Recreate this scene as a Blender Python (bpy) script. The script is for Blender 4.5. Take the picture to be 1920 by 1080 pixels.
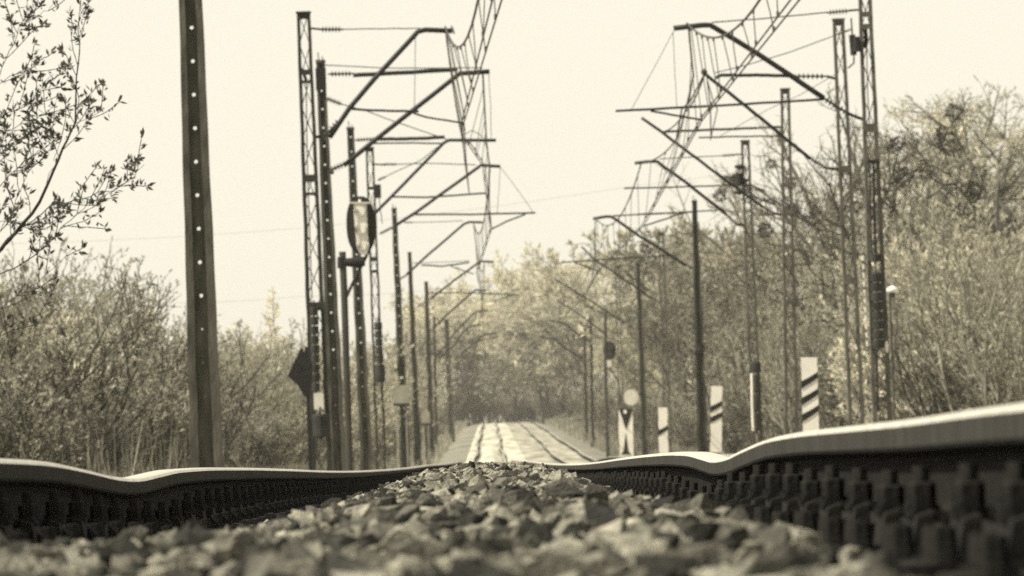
import bpy, bmesh, math, random
import numpy as np
from mathutils import Matrix, Vector

for _o in list(bpy.data.objects): bpy.data.objects.remove(_o)
S = bpy.context.scene
COL = S.collection
R = math.radians

# ------------------------------------------------------------------ camera
FPX = 11300.0                 # focal length in pixels of a 1920 wide frame
VU, VV = 920.0, 790.0         # where the level line straight ahead meets the frame
ROLL = math.atan(0.033)
cr, sr = math.cos(ROLL), math.sin(ROLL)
cam_d = bpy.data.cameras.new('camera'); cam = bpy.data.objects.new('camera', cam_d); COL.objects.link(cam)
cam_d.sensor_width = 36.0; cam_d.lens = FPX / 1920 * 36.0
cam_d.shift_x = (960 - VU) / 1920; cam_d.shift_y = (VV - 540) / 1920
cam.matrix_world = Matrix.Rotation(R(90), 4, 'X') @ Matrix.Rotation(-ROLL, 4, 'Z')
cam_d.clip_start = 0.5; cam_d.clip_end = 6000
cam_d.dof.use_dof = True; cam_d.dof.focus_distance = 20.0; cam_d.dof.aperture_fstop = 18.0; cam_d.dof.aperture_blades = 7
S.camera = cam

# ------------------------------------------------------------------ sky, sun, exposure
SUN_EL, SUN_AZ = R(48), R(-106)          # azimuth from +Y, negative to the left
W = bpy.data.worlds.new("World"); S.world = W; W.use_nodes = True
wn = W.node_tree.nodes; wl = W.node_tree.links
bg = wn['Background']
sky = wn.new('ShaderNodeTexSky'); sky.sky_type = 'NISHITA'; sky.sun_disc = False
sky.sun_elevation = SUN_EL; sky.sun_rotation = SUN_AZ
sky.air_density = 1.0; sky.dust_density = 0.6; sky.ozone_density = 1.0
bw = wn.new('ShaderNodeRGBToBW'); wl.new(sky.outputs[0], bw.inputs[0])
gm = wn.new('ShaderNodeMath'); gm.operation = 'POWER'; gm.inputs[1].default_value = 0.36; wl.new(bw.outputs[0], gm.inputs[0])
tint = wn.new('ShaderNodeMix'); tint.data_type = 'RGBA'; tint.blend_type = 'MULTIPLY'; tint.inputs[0].default_value = 1.0
wl.new(gm.outputs[0], tint.inputs[6]); tint.inputs[7].default_value = (3.92, 3.73, 3.18, 1)
wl.new(tint.outputs[2], bg.inputs[0]); bg.inputs[1].default_value = 0.1
sl = bpy.data.lights.new('sun', 'SUN'); so = bpy.data.objects.new('sun', sl); COL.objects.link(so)
sl.energy = 5.0; sl.angle = R(0.5); sl.color = (1, 0.95, 0.82)
sd = Vector((math.sin(SUN_AZ) * math.cos(SUN_EL), math.cos(SUN_AZ) * math.cos(SUN_EL), math.sin(SUN_EL)))
so.rotation_euler = (-sd).to_track_quat('-Z', 'Y').to_euler()
S.view_settings.view_transform = 'Standard'; S.view_settings.look = 'None'
S.view_settings.exposure = 0.5; S.view_settings.gamma = 1
S.cycles.max_bounces = 6; S.cycles.diffuse_bounces = 3; S.cycles.transparent_max_bounces = 4
S.cycles.volume_step_rate = 5; S.cycles.use_denoising = False

# ------------------------------------------------------------------ helpers
def px(u, v, Y):
    "point at distance Y seen at photo pixel u, v"
    du, up = u - VU, VV - v
    return Vector(((cr * du + sr * up) * Y / FPX, Y, (cr * up - sr * du) * Y / FPX))

PROF = [(-30,.12),(0,.04),(4,.015),(6.3,.0),(7.7,-.014),(9,-.024),(10.5,-.036),(11.6,-.050),(12.6,-.072),(13.6,-.096),(14.4,-.106),(15.2,-.104),(16,-.101),(17.2,-.105),
        (20,-.125),(24,-.16),(30.6,-.222),(36,-.268),(45,-.335),(60,-.435),(80,-.555),(110,-.75),(140,-.93),(166,-1.1),(200,-1.5),(230,-1.76),
        (262,-1.86),(297,-1.80),(350,-1.60),(420,-1.24),(500,-.85),(600,-.42),(700,-.12),(760,-.06),(850,-.2),(1000,-.6),(3000,-4)]
PX = np.array([p[0] for p in PROF], float); PZ = np.array([p[1] for p in PROF], float)
_m = np.zeros(len(PX)); _d = np.diff(PZ) / np.diff(PX)
_m[1:-1] = (_d[1:] * np.diff(PX)[:-1] + _d[:-1] * np.diff(PX)[1:]) / (PX[2:] - PX[:-2]); _m[0] = _d[0]; _m[-1] = _d[-1]
def zr(y):
    "height of the rail tops at distance y"
    y = np.clip(np.asarray(y, float), PX[0], PX[-1]); i = np.clip(np.searchsorted(PX, y) - 1, 0, len(PX) - 2)
    h = PX[i+1] - PX[i]; t = (y - PX[i]) / h
    return ((2*t**3 - 3*t**2 + 1) * PZ[i] + (t**3 - 2*t**2 + t) * h * _m[i] + (-2*t**3 + 3*t**2) * PZ[i+1] + (t**3 - t**2) * h * _m[i+1])
zrf = lambda y: float(zr(y))

class MB:
    def __init__(s): s.v = []; s.f = []; s.mi = []
    def add(s, vs, fs, mi=0):
        b = len(s.v); s.v += [tuple(x) for x in vs]; s.f += [tuple(b + i for i in f) for f in fs]; s.mi += [mi] * len(fs); return s
    def box(s, lo, hi, mi=0):
        (a, b, c), (d, e, f) = lo, hi
        return s.add([(a,b,c),(d,b,c),(d,e,c),(a,e,c),(a,b,f),(d,b,f),(d,e,f),(a,e,f)],
                     [(0,3,2,1),(4,5,6,7),(0,1,5,4),(1,2,6,5),(2,3,7,6),(3,0,4,7)], mi)
    def bar(s, p, q, w, d, mi=0, up=None):
        "straight bar of rectangular section w (across, in XZ) by d (depth)"
        p, q = Vector(p), Vector(q); t = (q - p).normalized()
        dep = Vector((0, 1, 0)) if abs(t.y) < .9 else Vector((0, 0, 1))
        a = t.cross(dep).normalized() * w / 2; dd = a.cross(t).normalized() * d / 2
        c = [(-1,-1),(1,-1),(1,1),(-1,1)]
        return s.add([p + a*i + dd*j for i, j in c] + [q + a*i + dd*j for i, j in c],
                     [(3,2,1,0),(4,5,6,7),(0,1,5,4),(1,2,6,5),(2,3,7,6),(3,0,4,7)], mi)
    def tube(s, pts, rad, n=8, mi=0, cap=True):
        pts = [Vector(p) for p in pts]; k = len(pts)
        rads = rad if hasattr(rad, '__len__') else [rad] * k
        ref = Vector((0, 1, 0)); vs = []; fs = []
        for i in range(k):
            t = (pts[min(i+1, k-1)] - pts[max(i-1, 0)]).normalized()
            r0 = ref if abs(t.dot(ref)) < .95 else Vector((1, 0, 0))
            a = t.cross(r0).normalized(); b = t.cross(a)
            for j in range(n):
                g = 2 * math.pi * j / n; vs.append(pts[i] + (a * math.cos(g) + b * math.sin(g)) * rads[i])
        for i in range(k-1):
            for j in range(n):
                fs.append((i*n + j, i*n + (j+1) % n, (i+1)*n + (j+1) % n, (i+1)*n + j))
        if cap: fs += [tuple(range(n))[::-1], tuple((k-1)*n + j for j in range(n))]
        return s.add(vs, fs, mi)
    def prism(s, outline, y0, y1, mi=0):
        "outline in XZ pushed from y0 to y1"
        n = len(outline)
        vs = [(x, y0, z) for x, z in outline] + [(x, y1, z) for x, z in outline]
        return s.add(vs, [tuple(range(n)), tuple(range(2*n-1, n-1, -1))] + [(i, i+n, (i+1) % n + n, (i+1) % n) for i in range(n)], mi)
    def build(s, name, mats, parent=None, smooth=False):
        me = bpy.data.meshes.new(name); me.from_pydata(s.v, [], s.f); me.validate()
        mats = mats if isinstance(mats, (list, tuple)) else [mats]
        for m in mats: me.materials.append(m)
        if len(mats) > 1: me.polygons.foreach_set('material_index', s.mi[:len(me.polygons)])
        if smooth: me.polygons.foreach_set('use_smooth', [True] * len(me.polygons))
        bm = bmesh.new(); bm.from_mesh(me); bmesh.ops.recalc_face_normals(bm, faces=bm.faces); bm.to_mesh(me); bm.free()
        me.update()
        return link(name, me, parent)

def link(name, me, parent=None):
    o = bpy.data.objects.new(name, me); COL.objects.link(o)
    if parent is not None:
        o.parent = parent; o.matrix_parent_inverse = Matrix.Translation(-parent_loc(parent))
    return o
_ploc = {}
def parent_loc(p): return _ploc.get(p.name, Vector((0, 0, 0)))
def tag(o, label, cat, group=None, kind=None):
    if label: o['label'] = label
    if cat: o['category'] = cat
    if group: o['group'] = group
    if kind: o['kind'] = kind
    return o
def thing(name, label, cat, loc, group=None):
    o = bpy.data.objects.new(name, None); COL.objects.link(o); o.location = loc
    o.empty_display_size = .2; _ploc[o.name] = Vector(loc)
    return tag(o, label, cat, group)
def np_mesh(name, V, F, mats, mi=None, smooth=False):
    "V (n,3), F (m,k) arrays"
    me = bpy.data.meshes.new(name); V = np.asarray(V, np.float32); F = np.asarray(F, np.int32); k = F.shape[1]
    me.vertices.add(len(V)); me.vertices.foreach_set('co', V.ravel())
    me.loops.add(F.size); me.loops.foreach_set('vertex_index', F.ravel())
    me.polygons.add(len(F)); me.polygons.foreach_set('loop_start', np.arange(0, F.size, k, dtype=np.int32))
    me.polygons.foreach_set('loop_total', np.full(len(F), k, np.int32))
    for m in (mats if isinstance(mats, (list, tuple)) else [mats]): me.materials.append(m)
    if mi is not None: me.polygons.foreach_set('material_index', np.asarray(mi, np.int32))
    me.polygons.foreach_set('use_smooth', np.full(len(F), smooth)); me.update(calc_edges=True); me.validate()
    return me

# ------------------------------------------------------------------ materials (toned black and white)
def tone(v): return (v, v * 0.945, v * 0.745, 1)
def tone_d(v): return (v, v * 0.95, v * 0.82, 1)
def mat(name, v, rough=.8, var=.35, scale=6.0, metal=0.0, bump=0.0, island=0.0, trans=0.0, stretch=None, spec=.3, col=tone):
    m = bpy.data.materials.new(name); m.use_nodes = True; nt = m.node_tree; n = nt.nodes; l = nt.links
    b = n['Principled BSDF']; b.inputs['Roughness'].default_value = rough; b.inputs['Metallic'].default_value = metal
    b.inputs['Specular IOR Level'].default_value = spec
    tc = n.new('ShaderNodeTexCoord'); mp = n.new('ShaderNodeMapping'); l.new(tc.outputs['Object'], mp.inputs[0])
    if stretch: mp.inputs['Scale'].default_value = stretch
    nz = n.new('ShaderNodeTexNoise'); nz.inputs['Scale'].default_value = scale; nz.inputs['Detail'].default_value = 5; l.new(mp.outputs[0], nz.inputs[0])
    rp = n.new('ShaderNodeValToRGB'); rp.color_ramp.elements[0].position = .3; rp.color_ramp.elements[1].position = .7
    rp.color_ramp.elements[0].color = col(v * (1 - var)); rp.color_ramp.elements[1].color = col(min(.95, v * (1 + var)))
    l.new(nz.outputs[0], rp.inputs[0]); out = rp.outputs[0]
    if island:
        g = n.new('ShaderNodeNewGeometry'); mr = n.new('ShaderNodeMapRange'); pw = n.new('ShaderNodeMath'); pw.operation = 'POWER'; pw.inputs[1].default_value = 1.9 if island > .8 else 1.0; l.new(g.outputs['Random Per Island'], pw.inputs[0]); l.new(pw.outputs[0], mr.inputs[0])
        mr.inputs[3].default_value = 1 - island; mr.inputs[4].default_value = 1 + island * (1.6 if island > .8 else 1)
        mx = n.new('ShaderNodeMix'); mx.data_type = 'RGBA'; mx.blend_type = 'MULTIPLY'; mx.inputs[0].default_value = 1
        l.new(out, mx.inputs[6]); l.new(mr.outputs[0], mx.inputs[7]); out = mx.outputs[2]
    if trans:
        oi = n.new('ShaderNodeObjectInfo'); mr = n.new('ShaderNodeMapRange'); l.new(oi.outputs['Random'], mr.inputs[0]); mr.inputs[3].default_value = .62; mr.inputs[4].default_value = 1.3
        mx = n.new('ShaderNodeMix'); mx.data_type = 'RGBA'; mx.blend_type = 'MULTIPLY'; mx.inputs[0].default_value = 1
        l.new(out, mx.inputs[6]); l.new(mr.outputs[0], mx.inputs[7]); out = mx.outputs[2]
    l.new(out, b.inputs['Base Color'])
    if bump:
        bp = n.new('ShaderNodeBump'); bp.inputs['Strength'].default_value = bump; bp.inputs['Distance'].default_value = .01
        n2 = n.new('ShaderNodeTexNoise'); n2.inputs['Scale'].default_value = scale * 4; n2.inputs['Detail'].default_value = 4; l.new(mp.outputs[0], n2.inputs[0])
        l.new(n2.outputs[0], bp.inputs['Height']); l.new(bp.outputs[0], b.inputs['Normal'])
    if trans:
        t = n.new('ShaderNodeBsdfTranslucent'); l.new(out, t.inputs[0]); ms = n.new('ShaderNodeMixShader'); ms.inputs[0].default_value = trans
        l.new(b.outputs[0], ms.inputs[1]); l.new(t.outputs[0], ms.inputs[2]); l.new(ms.outputs[0], n['Material Output'].inputs[0])
    return m
M = dict(
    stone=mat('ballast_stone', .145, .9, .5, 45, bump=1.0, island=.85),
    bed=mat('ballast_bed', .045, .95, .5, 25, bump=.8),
    farbed=mat('pale_ballast_highlight', .46, .95, .55, 1.2, stretch=(1, .08, 1)),  # pale ballast with a blown highlight put into its colour
    farbed2=mat('ballast_no_highlight', .30, .95, .55, 1.2, stretch=(1, .08, 1)),  # same far ballast without the painted highlight
    soil=mat('grassy_soil', .20, .95, .5, .8),
    railworn=mat('worn_rail_edge', .80, .42, .2, 4, metal=.8, stretch=(1, 2, 1), col=tone_d),
    railtop=mat('polished_steel', .90, .48, .05, 3, metal=1.0, stretch=(1, .15, 1), col=tone_d),
    railside=mat('rail_side', .045, .9, .2, 5, stretch=(1, 3, .3), spec=.04, col=tone_d),
    rust=mat('dark_rust', .012, .9, .5, 30, bump=.3, spec=.08, col=tone_d),
    rust2=mat('fastener_iron', .015, .85, .6, 25, bump=.3, spec=.12, col=tone_d),
    sleeper=mat('sleeper_wood', .03, .9, .4, 10, stretch=(.3, 2, 1)),
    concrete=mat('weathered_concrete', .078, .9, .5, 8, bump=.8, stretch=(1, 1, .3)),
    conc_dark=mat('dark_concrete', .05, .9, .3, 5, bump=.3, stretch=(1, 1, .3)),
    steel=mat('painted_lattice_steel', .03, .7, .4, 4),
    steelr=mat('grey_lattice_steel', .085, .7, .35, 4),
    tube=mat('dark_tube', .012, .6, .3, 6, col=tone_d),
    wire=mat('weathered_wire', .03, .5, .3, 2, col=tone_d),
    fine=mat('thin_wire', .09, .5, .2, 2),
    insul=mat('brown_insulator', .06, .25, .3, 6, spec=.6, col=tone_d),
    black=mat('matt_black', .012, .7, .3, 4, col=tone_d),
    iron=mat('weight_iron', .03, .8, .4, 5, col=tone_d),
    white=mat('white_paint', .90, .6, .10, 3, col=tone_d),
    pale=mat('pale_paint', .66, .6, .15, 4, col=tone_d),
    grey=mat('grey_paint', .30, .6, .2, 4),
    bark=mat('twig_bark', .075, .9, .4, 3),
    bark_dark=mat('dark_bark', .03, .9, .4, 8),
    barkl=mat('pale_twig_bark', .24, .9, .4, 3),
    leaf=mat('young_leaves', .38, .7, .5, .9, island=.55, trans=.5),
    leafl=mat('pale_young_leaves', .66, .7, .3, .6, island=.4, trans=.5),
    leafd=mat('dark_leaves', .27, .7, .35, .7, island=.5, trans=.3),
    bud=mat('budding_leaves', .13, .7, .3, 5, island=.4, trans=.3),
    grass=mat('dry_grass', .30, .9, .4, .6, island=.6, trans=.3),
    mistle=mat('mistletoe_leaves', .05, .8, .3, 2, island=.4, trans=.2),
)
rng = np.random.default_rng(7)
rnd = random.Random(5)

# ------------------------------------------------------------------ ground
XL, XR = -.875, .56            # the rails either side of the camera
XC = (XL + XR) / 2; XC2 = XC + 4.05
def smooth(a, b, x): t = np.clip((x - a) / (b - a), 0, 1); return t * t * (3 - 2 * t)
def ground_z(x, y):
    x = np.asarray(x, float); y = np.asarray(y, float)
    base = zr(y) - .52
    right = smooth(9, 30, x) * (.8 + 3.0 * smooth(120, 420, y)) + smooth(12, 90, x) * 7 * smooth(250, 800, y)
    left = smooth(8, 40, -x) * (.6 + 1.5 * smooth(150, 500, y)) * .5
    shoulder = .33 * (1 - smooth(1.6, 3.0, np.abs(x - (XC + 2.0)) - 2.0))
    far = smooth(740, 1000, y) * 5
    wob = .10 * np.sin(x * .7 + y * .11) * smooth(4, 10, np.abs(x - 2))
    return base + right + left + shoulder + far + wob - .05
gx = np.concatenate([[-1500,-700,-350,-180,-100,-60], np.arange(-44, 60, 2.0), [64, 80,110,180,350,700,1500]])
gx = np.unique(np.concatenate([gx, np.arange(-6, 10, .5)]))
gy = np.concatenate([[-60,-30,-10], np.arange(0, 40, 1.0), np.arange(40, 300, 6.0), np.arange(300, 900, 12.0), [930,1000,1100,1300,1700,2500,4000]])
GX, GY = np.meshgrid(gx, gy); GZ = ground_z(GX, GY)
V = np.stack([GX, GY, GZ], -1).reshape(-1, 3); nx, ny = len(gx), len(gy)
I = (np.arange(ny-1)[:, None] * nx + np.arange(nx-1)[None]).ravel()
ground = link('ground', np_mesh('ground', V, np.stack([I, I+1, I+1+nx, I+nx], 1), M['soil'], smooth=True)); ground['kind'] = 'structure'

# ballast between and beside the rails
BPX = np.array([0,4,7,11,15,19,25,32,40,60,90,166,200]); BPZ = np.array([-.15,-.152,-.155,-.166,-.176,-.186,-.212,-.262,-.335,-.56,-.70,-1.24,-1.66])
def ballast_z(x, y):
    x = np.asarray(x, float); y = np.asarray(y, float)
    near = 1 - smooth(6.8, 9.6, y)
    low = zr(y) - .172 - .022 * (x < XC) * (1 - near)
    crown = np.maximum(np.interp(y, BPX, BPZ), low)
    e = np.minimum(x - XL, XR - x)                  # distance from the nearer rail, inside the track
    k = np.where(x - XL < XR - x, smooth(.22, .74, e), smooth(.10, .42, e))
    k = k * (1 - near) + near * smooth(.08, .30, e)
    out = low * (1 - k) + crown * k
    side = zr(y) - .18 - .25 * smooth(.9, 2.0, np.abs(x - XC - 2.0) - 2.0)
    return np.where(e > 0, out, side)
def bed(name, x0, x1, y0, y1, dx, ys, m, dz):
    xs = np.linspace(x0, x1, int((x1 - x0) / dx) + 1); A, B = np.meshgrid(xs, ys)
    Z = ballast_z(A, B) + dz; n = len(xs)
    I = (np.arange(len(ys)-1)[:, None] * n + np.arange(n-1)[None]).ravel()
    o = link(name, np_mesh(name, np.stack([A, B, Z], -1).reshape(-1, 3), np.stack([I, I+1, I+1+n, I+n], 1), m, smooth=True)); o['kind'] = 'structure'
    return o
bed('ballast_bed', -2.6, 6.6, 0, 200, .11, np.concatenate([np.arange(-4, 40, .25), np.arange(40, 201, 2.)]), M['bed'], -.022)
bed('far_ballast_bed', -2.1, 1.7, 200, 760, .25, np.arange(200, 780, 4.), M['farbed'], -.02)  # left strip, brightened by colour to stand for the highlight
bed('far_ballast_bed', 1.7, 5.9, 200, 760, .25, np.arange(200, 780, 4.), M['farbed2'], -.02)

def hull_rock(r):
    bm = bmesh.new()
    n = r.randint(11, 15); e = Vector((1, r.uniform(.6, .95), r.uniform(.45, .8)))
    for i in range(n):
        v = Vector((r.gauss(0, 1), r.gauss(0, 1), r.gauss(0, 1))).normalized() * r.uniform(.85, 1.05)
        bm.verts.new((v.x * e.x, v.y * e.y, v.z * e.z))
    res = bmesh.ops.convex_hull(bm, input=bm.verts)
    bmesh.ops.delete(bm, geom=[g for g in bm.verts if not g.link_faces], context='VERTS')
    bmesh.ops.triangulate(bm, faces=bm.faces)
    bm.verts.index_update()
    vs = np.array([v.co for v in bm.verts]); fs = np.array([[v.index for v in f.verts] for f in bm.faces]); bm.free()
    return vs, fs
ROCKS = [hull_rock(rnd) for _ in range(16)]
def euler_mats(n, tilt=None):
    a = rng.uniform(0, 2*np.pi, n); b = rng.normal(0, .7, n) if tilt is None else rng.normal(0, tilt, n); c = rng.normal(0, .7, n)
    ca, sa, cb, sb, cc, sc = np.cos(a), np.sin(a), np.cos(b), np.sin(b), np.cos(c), np.sin(c)
    Rz = np.zeros((n,3,3)); Rz[:,0,0]=ca; Rz[:,0,1]=-sa; Rz[:,1,0]=sa; Rz[:,1,1]=ca; Rz[:,2,2]=1
    Rx = np.zeros((n,3,3)); Rx[:,0,0]=1; Rx[:,1,1]=cb; Rx[:,1,2]=-sb; Rx[:,2,1]=sb; Rx[:,2,2]=cb
    Ry = np.zeros((n,3,3)); Ry[:,1,1]=1; Ry[:,0,0]=cc; Ry[:,0,2]=sc; Ry[:,2,0]=-sc; Ry[:,2,2]=cc
    return Rz @ Rx @ Ry
def scatter_rocks(P, size):
    n = len(P); Rm = euler_mats(n); kind = rng.integers(0, len(ROCKS), n); Vs = []; Fs = []; base = 0
    for k, (v, f) in enumerate(ROCKS):
        idx = np.where(kind == k)[0]
        if not len(idx): continue
        vv = np.einsum('nij,vj->nvi', Rm[idx], v) * size[idx][:, None, None] + P[idx][:, None, :]
        Vs.append(vv.reshape(-1, 3)); Fs.append((f[None] + (np.arange(len(idx)) * len(v))[:, None, None] + base).reshape(-1, 3)); base += len(idx) * len(v)
    return np.concatenate(Vs), np.concatenate(Fs)
def ballast_band(y0, y1, dens, smin, smax):
    n = int((y1 - y0) * 1.36 * dens); x = rng.uniform(XL + .04, XR - .04, n); y = rng.uniform(y0, y1, n)
    size = smin + (smax - smin) * rng.beta(1.2, 3.6, n)
    e = np.minimum(x - XL, XR - x); size *= np.where(e < .24, .6, 1)
    z = ballast_z(x, y) + rng.uniform(-.020, .024, n) - size * .15 - np.where(e < .2, .018, 0)
    return np.stack([x, y, z], 1), size
bands = [ballast_band(4.2, 12, 640, .014, .062), ballast_band(12, 24, 620, .014, .062), ballast_band(24, 48, 520, .014, .062), ballast_band(48, 110, 90, .03, .07)]
def outer_band(x0, x1, y0, y1, dens):
    n = int((y1 - y0) * (x1 - x0) * dens); x = rng.uniform(x0, x1, n); y = rng.uniform(y0, y1, n); x = x[np.abs(np.abs(x - XC2) - .7175) > .12] if x0 > 0 else x
    y = y[:len(x)]; size = .018 + .045 * rng.beta(1.2, 2.6, len(x)); z = ballast_z(x, y) + rng.uniform(-.03, 0, len(x)) - size * .2
    return np.stack([x, y, z], 1), size
bands += [outer_band(XR + .15, 5.6, 5, 70, 120), outer_band(-2.4, XL - .15, 5, 70, 120)]
P = np.concatenate([b[0] for b in bands]); Sz = np.concatenate([b[1] for b in bands])
Vr, Fr = scatter_rocks(P, Sz)
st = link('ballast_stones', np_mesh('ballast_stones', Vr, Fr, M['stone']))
tag(st, 'crushed stone ballast heaped between the two rails in the foreground', 'ballast', kind='stuff')

# ------------------------------------------------------------------ rails
PROFILE = [(-.0625,-.149),(-.0625,-.139),(-.020,-.124),(-.008,-.108),(-.0075,-.062),(-.013,-.050),(-.0335,-.041),(-.035,-.036),(-.035,-.010),(-.0315,-.0035),(-.022,-.0008),(0,0),
           (.022,-.0008),(.0315,-.0035),(.035,-.010),(.035,-.036),(.0335,-.041),(.013,-.050),(.0075,-.062),(.008,-.108),(.020,-.124),(.0625,-.139),(.0625,-.149)]
def rail(x, y0, y1, label, step):
    ys = step(y0, y1); n = len(PROFILE); V = []; F = []; mi = []
    for y in ys:
        z = zrf(y)
        w = .06 * (math.sin(y * .045 + x) + .5 * math.sin(y * .12)) * min(1, max(0, (y - 230) / 80)); V += [(x + w + a, y, z + b) for a, b in PROFILE]
    for i in range(len(ys) - 1):
        for j in range(n):
            k = (j + 1) % n; F.append((i*n+j, i*n+k, (i+1)*n+k, (i+1)*n+j))
            mi.append(0 if 9 <= j <= 12 else 3 if 8 <= j <= 13 else 1 if 7 <= j <= 14 else 2)
    o = link('steel_rail', np_mesh('steel_rail', V, F, [M['railtop'], M['railside'], M['rust'], M['railworn']], mi))
    return tag(o, label, 'rail')
stepn = lambda a, b: np.concatenate([np.arange(a, 40, .15), np.arange(40, 200, 1.5), np.arange(200, b, 5.)])
rail(XL, 3, 770, 'left rail of the near track, dipping and running past the concrete masts', stepn)
rail(XR, 3, 770, 'right rail of the near track, rising large at the right edge of the frame', stepn)
rail(XC2 - .7175, 3, 770, 'left rail of the second track, a dark line on the far pale rise', stepn)
rail(XC2 + .7175, 3, 770, 'outermost right rail of the second track, a dark line on the far pale rise', stepn)

# ------------------------------------------------------------------ sleepers with their rail fastenings
def hexa(mb, x, y, z0, z1, r, n=6):
    return mb.tube([(x, y, z0), (x, y, z1 - .15 * r), (x, y, z1)], [r, r, r * .8], n)
def fastening(side):
    "mesh builders for one rail seat; local origin at the rail centre, rail top at z 0"
    out = []
    mb = MB()
    mb.box((-.185, -.085, -.170), (.185, .085, -.1505))
    for s in (-1, 1):
        mb.add([(s*a, y, z) for y in (-.08, .08) for a, z in ((.066,-.151),(.092,-.151),(.086,-.114),(.068,-.108))],
               [(0,1,2,3),(7,6,5,4),(0,4,5,1),(1,5,6,2),(2,6,7,3),(3,7,4,0)])
    out.append(('baseplate', mb, None))
    for s in (-1, 1):
        c = MB()
        c.add([(s*a, y, z) for y in (-.03, .03) for a, z in ((.034,-.128),(.048,-.106),(.084,-.100),(.092,-.112),(.088,-.116),(.056,-.119))],
              [(0,1,2,3,4,5),(11,10,9,8,7,6)] + [(i, (i+1) % 6, (i+1) % 6 + 6, i+6) for i in range(6)])
        out.append(('clip', c, 'baseplate'))
        b = MB(); hexa(b, s*.074, 0, -.101, -.074, .017); b.tube([(s*.074, 0, -.085), (s*.074, 0, -.056)], .010, 8); b.tube([(s*.074,0,-.112),(s*.074,0,-.100)], .021, 10)
        out.append(('bolt', b, 'baseplate'))
        for yy in (-.05, .05):
            w = MB(); w.tube([(s*.148, yy, -.152), (s*.148, yy, -.146)], .022, 10); w.tube([(s*.148, yy, -.144), (s*.148, yy, -.118)], [.014, .012], 6)
            out.append(('sleeper_screw', w, 'baseplate'))
    return out
FM = {}
for nme, mb, par in fastening(1): FM.setdefault(nme, []).append(mb)
body = MB()
body.prism([(-1.3,-.33),(1.3,-.33),(1.3,-.18),(1.285,-.1715),(-1.285,-.1715),(-1.3,-.18)], -.125, .125)
_meshes = {}
def mesh_of(key, mb, m):
    if key not in _meshes:
        o = mb.build(key.split('#')[0], m); _meshes[key] = o.data; bpy.data.objects.remove(o)
    return _meshes[key]
def child(name, me, parent, loc=(0, 0, 0)):
    o = bpy.data.objects.new(name, me); COL.objects.link(o); o.parent = parent; o.location = loc; return o
y = 5.0; k = 0
while y < 62:
    yy = y + rnd.uniform(-.035, .035); z = zrf(yy)
    root = thing('railway_sleeper', 'dark railway sleeper bedded in ballast, bolted plates under both rails', 'sleeper', (XC, yy, z), 'sleepers under the near track')
    child('sleeper_body', mesh_of('sleeper_body', body, M['sleeper']), root)
    for side in (-1, 1):
        lx = (XL if side < 0 else XR) - XC
        bp = child('baseplate', mesh_of('baseplate', FM['baseplate'][0], M['rust2']), root, (lx, rnd.uniform(-.015, .015), rnd.uniform(-.004, .002)))
        inner = 1 if side < 0 else 0
        for i, s in enumerate((-1, 1)):
            if y > 30 and i != inner: continue
            jz = rnd.uniform(-.004, .004); jr = rnd.uniform(-.12, .12)
            child('clip', mesh_of('clip#%d' % i, FM['clip'][i], M['rust2']), bp, (0, rnd.uniform(-.01, .01), jz))
            child('bolt', mesh_of('bolt#%d' % i, FM['bolt'][i], M['rust2']), bp, (0, rnd.uniform(-.012, .012), jz + rnd.uniform(-.006, .004)))
            if y < 30:
                for j in (0, 1): child('sleeper_screw', mesh_of('sleeper_screw#%d' % (i*2+j), FM['sleeper_screw'][i*2+j], M['rust2']), bp)
    y += .6; k += 1

# ------------------------------------------------------------------ catenary masts
def wob(pts, amp, seed, n=14):
    "resample a polyline; slight bends"
    r = random.Random(seed); pts = [Vector(p) for p in pts]; out = []
    L = [(pts[i+1] - pts[i]).length for i in range(len(pts) - 1)]; T = sum(L)
    ph = [r.uniform(0, 6.28) for _ in range(4)]; acc = 0
    for i in range(len(pts) - 1):
        k = max(2, int(n * L[i] / T))
        for j in range(k + (i == len(pts) - 2)):
            t = j / k; p = pts[i].lerp(pts[i+1], t); s = (acc + t * L[i]) / T
            edge = min(1, 6 * s, 6 * (1 - s))
            off = amp * edge * (math.sin(17 * s + ph[0]) * .6 + math.sin(41 * s + ph[1]) * .4)
            out.append(p + Vector((off * .5, 0, off)))
        acc += L[i]
    return out

def insulator(mb, p, q, r):
    p, q = Vector(p), Vector(q); pts = []; rad = []
    L = (q - p).length; n = 6
    pts.append(p); rad.append(r * .3)
    for i in range(n):
        a = (i + .5) / n * .8 + .1
        for d, rr in ((-.045, .32), (-.02, 1), (.005, .95), (.03, .32)): pts.append(p.lerp(q, a + d)); rad.append(r * rr)
    pts.append(q); rad.append(r * .3)
    return mb.tube(pts, rad, 8)

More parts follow.
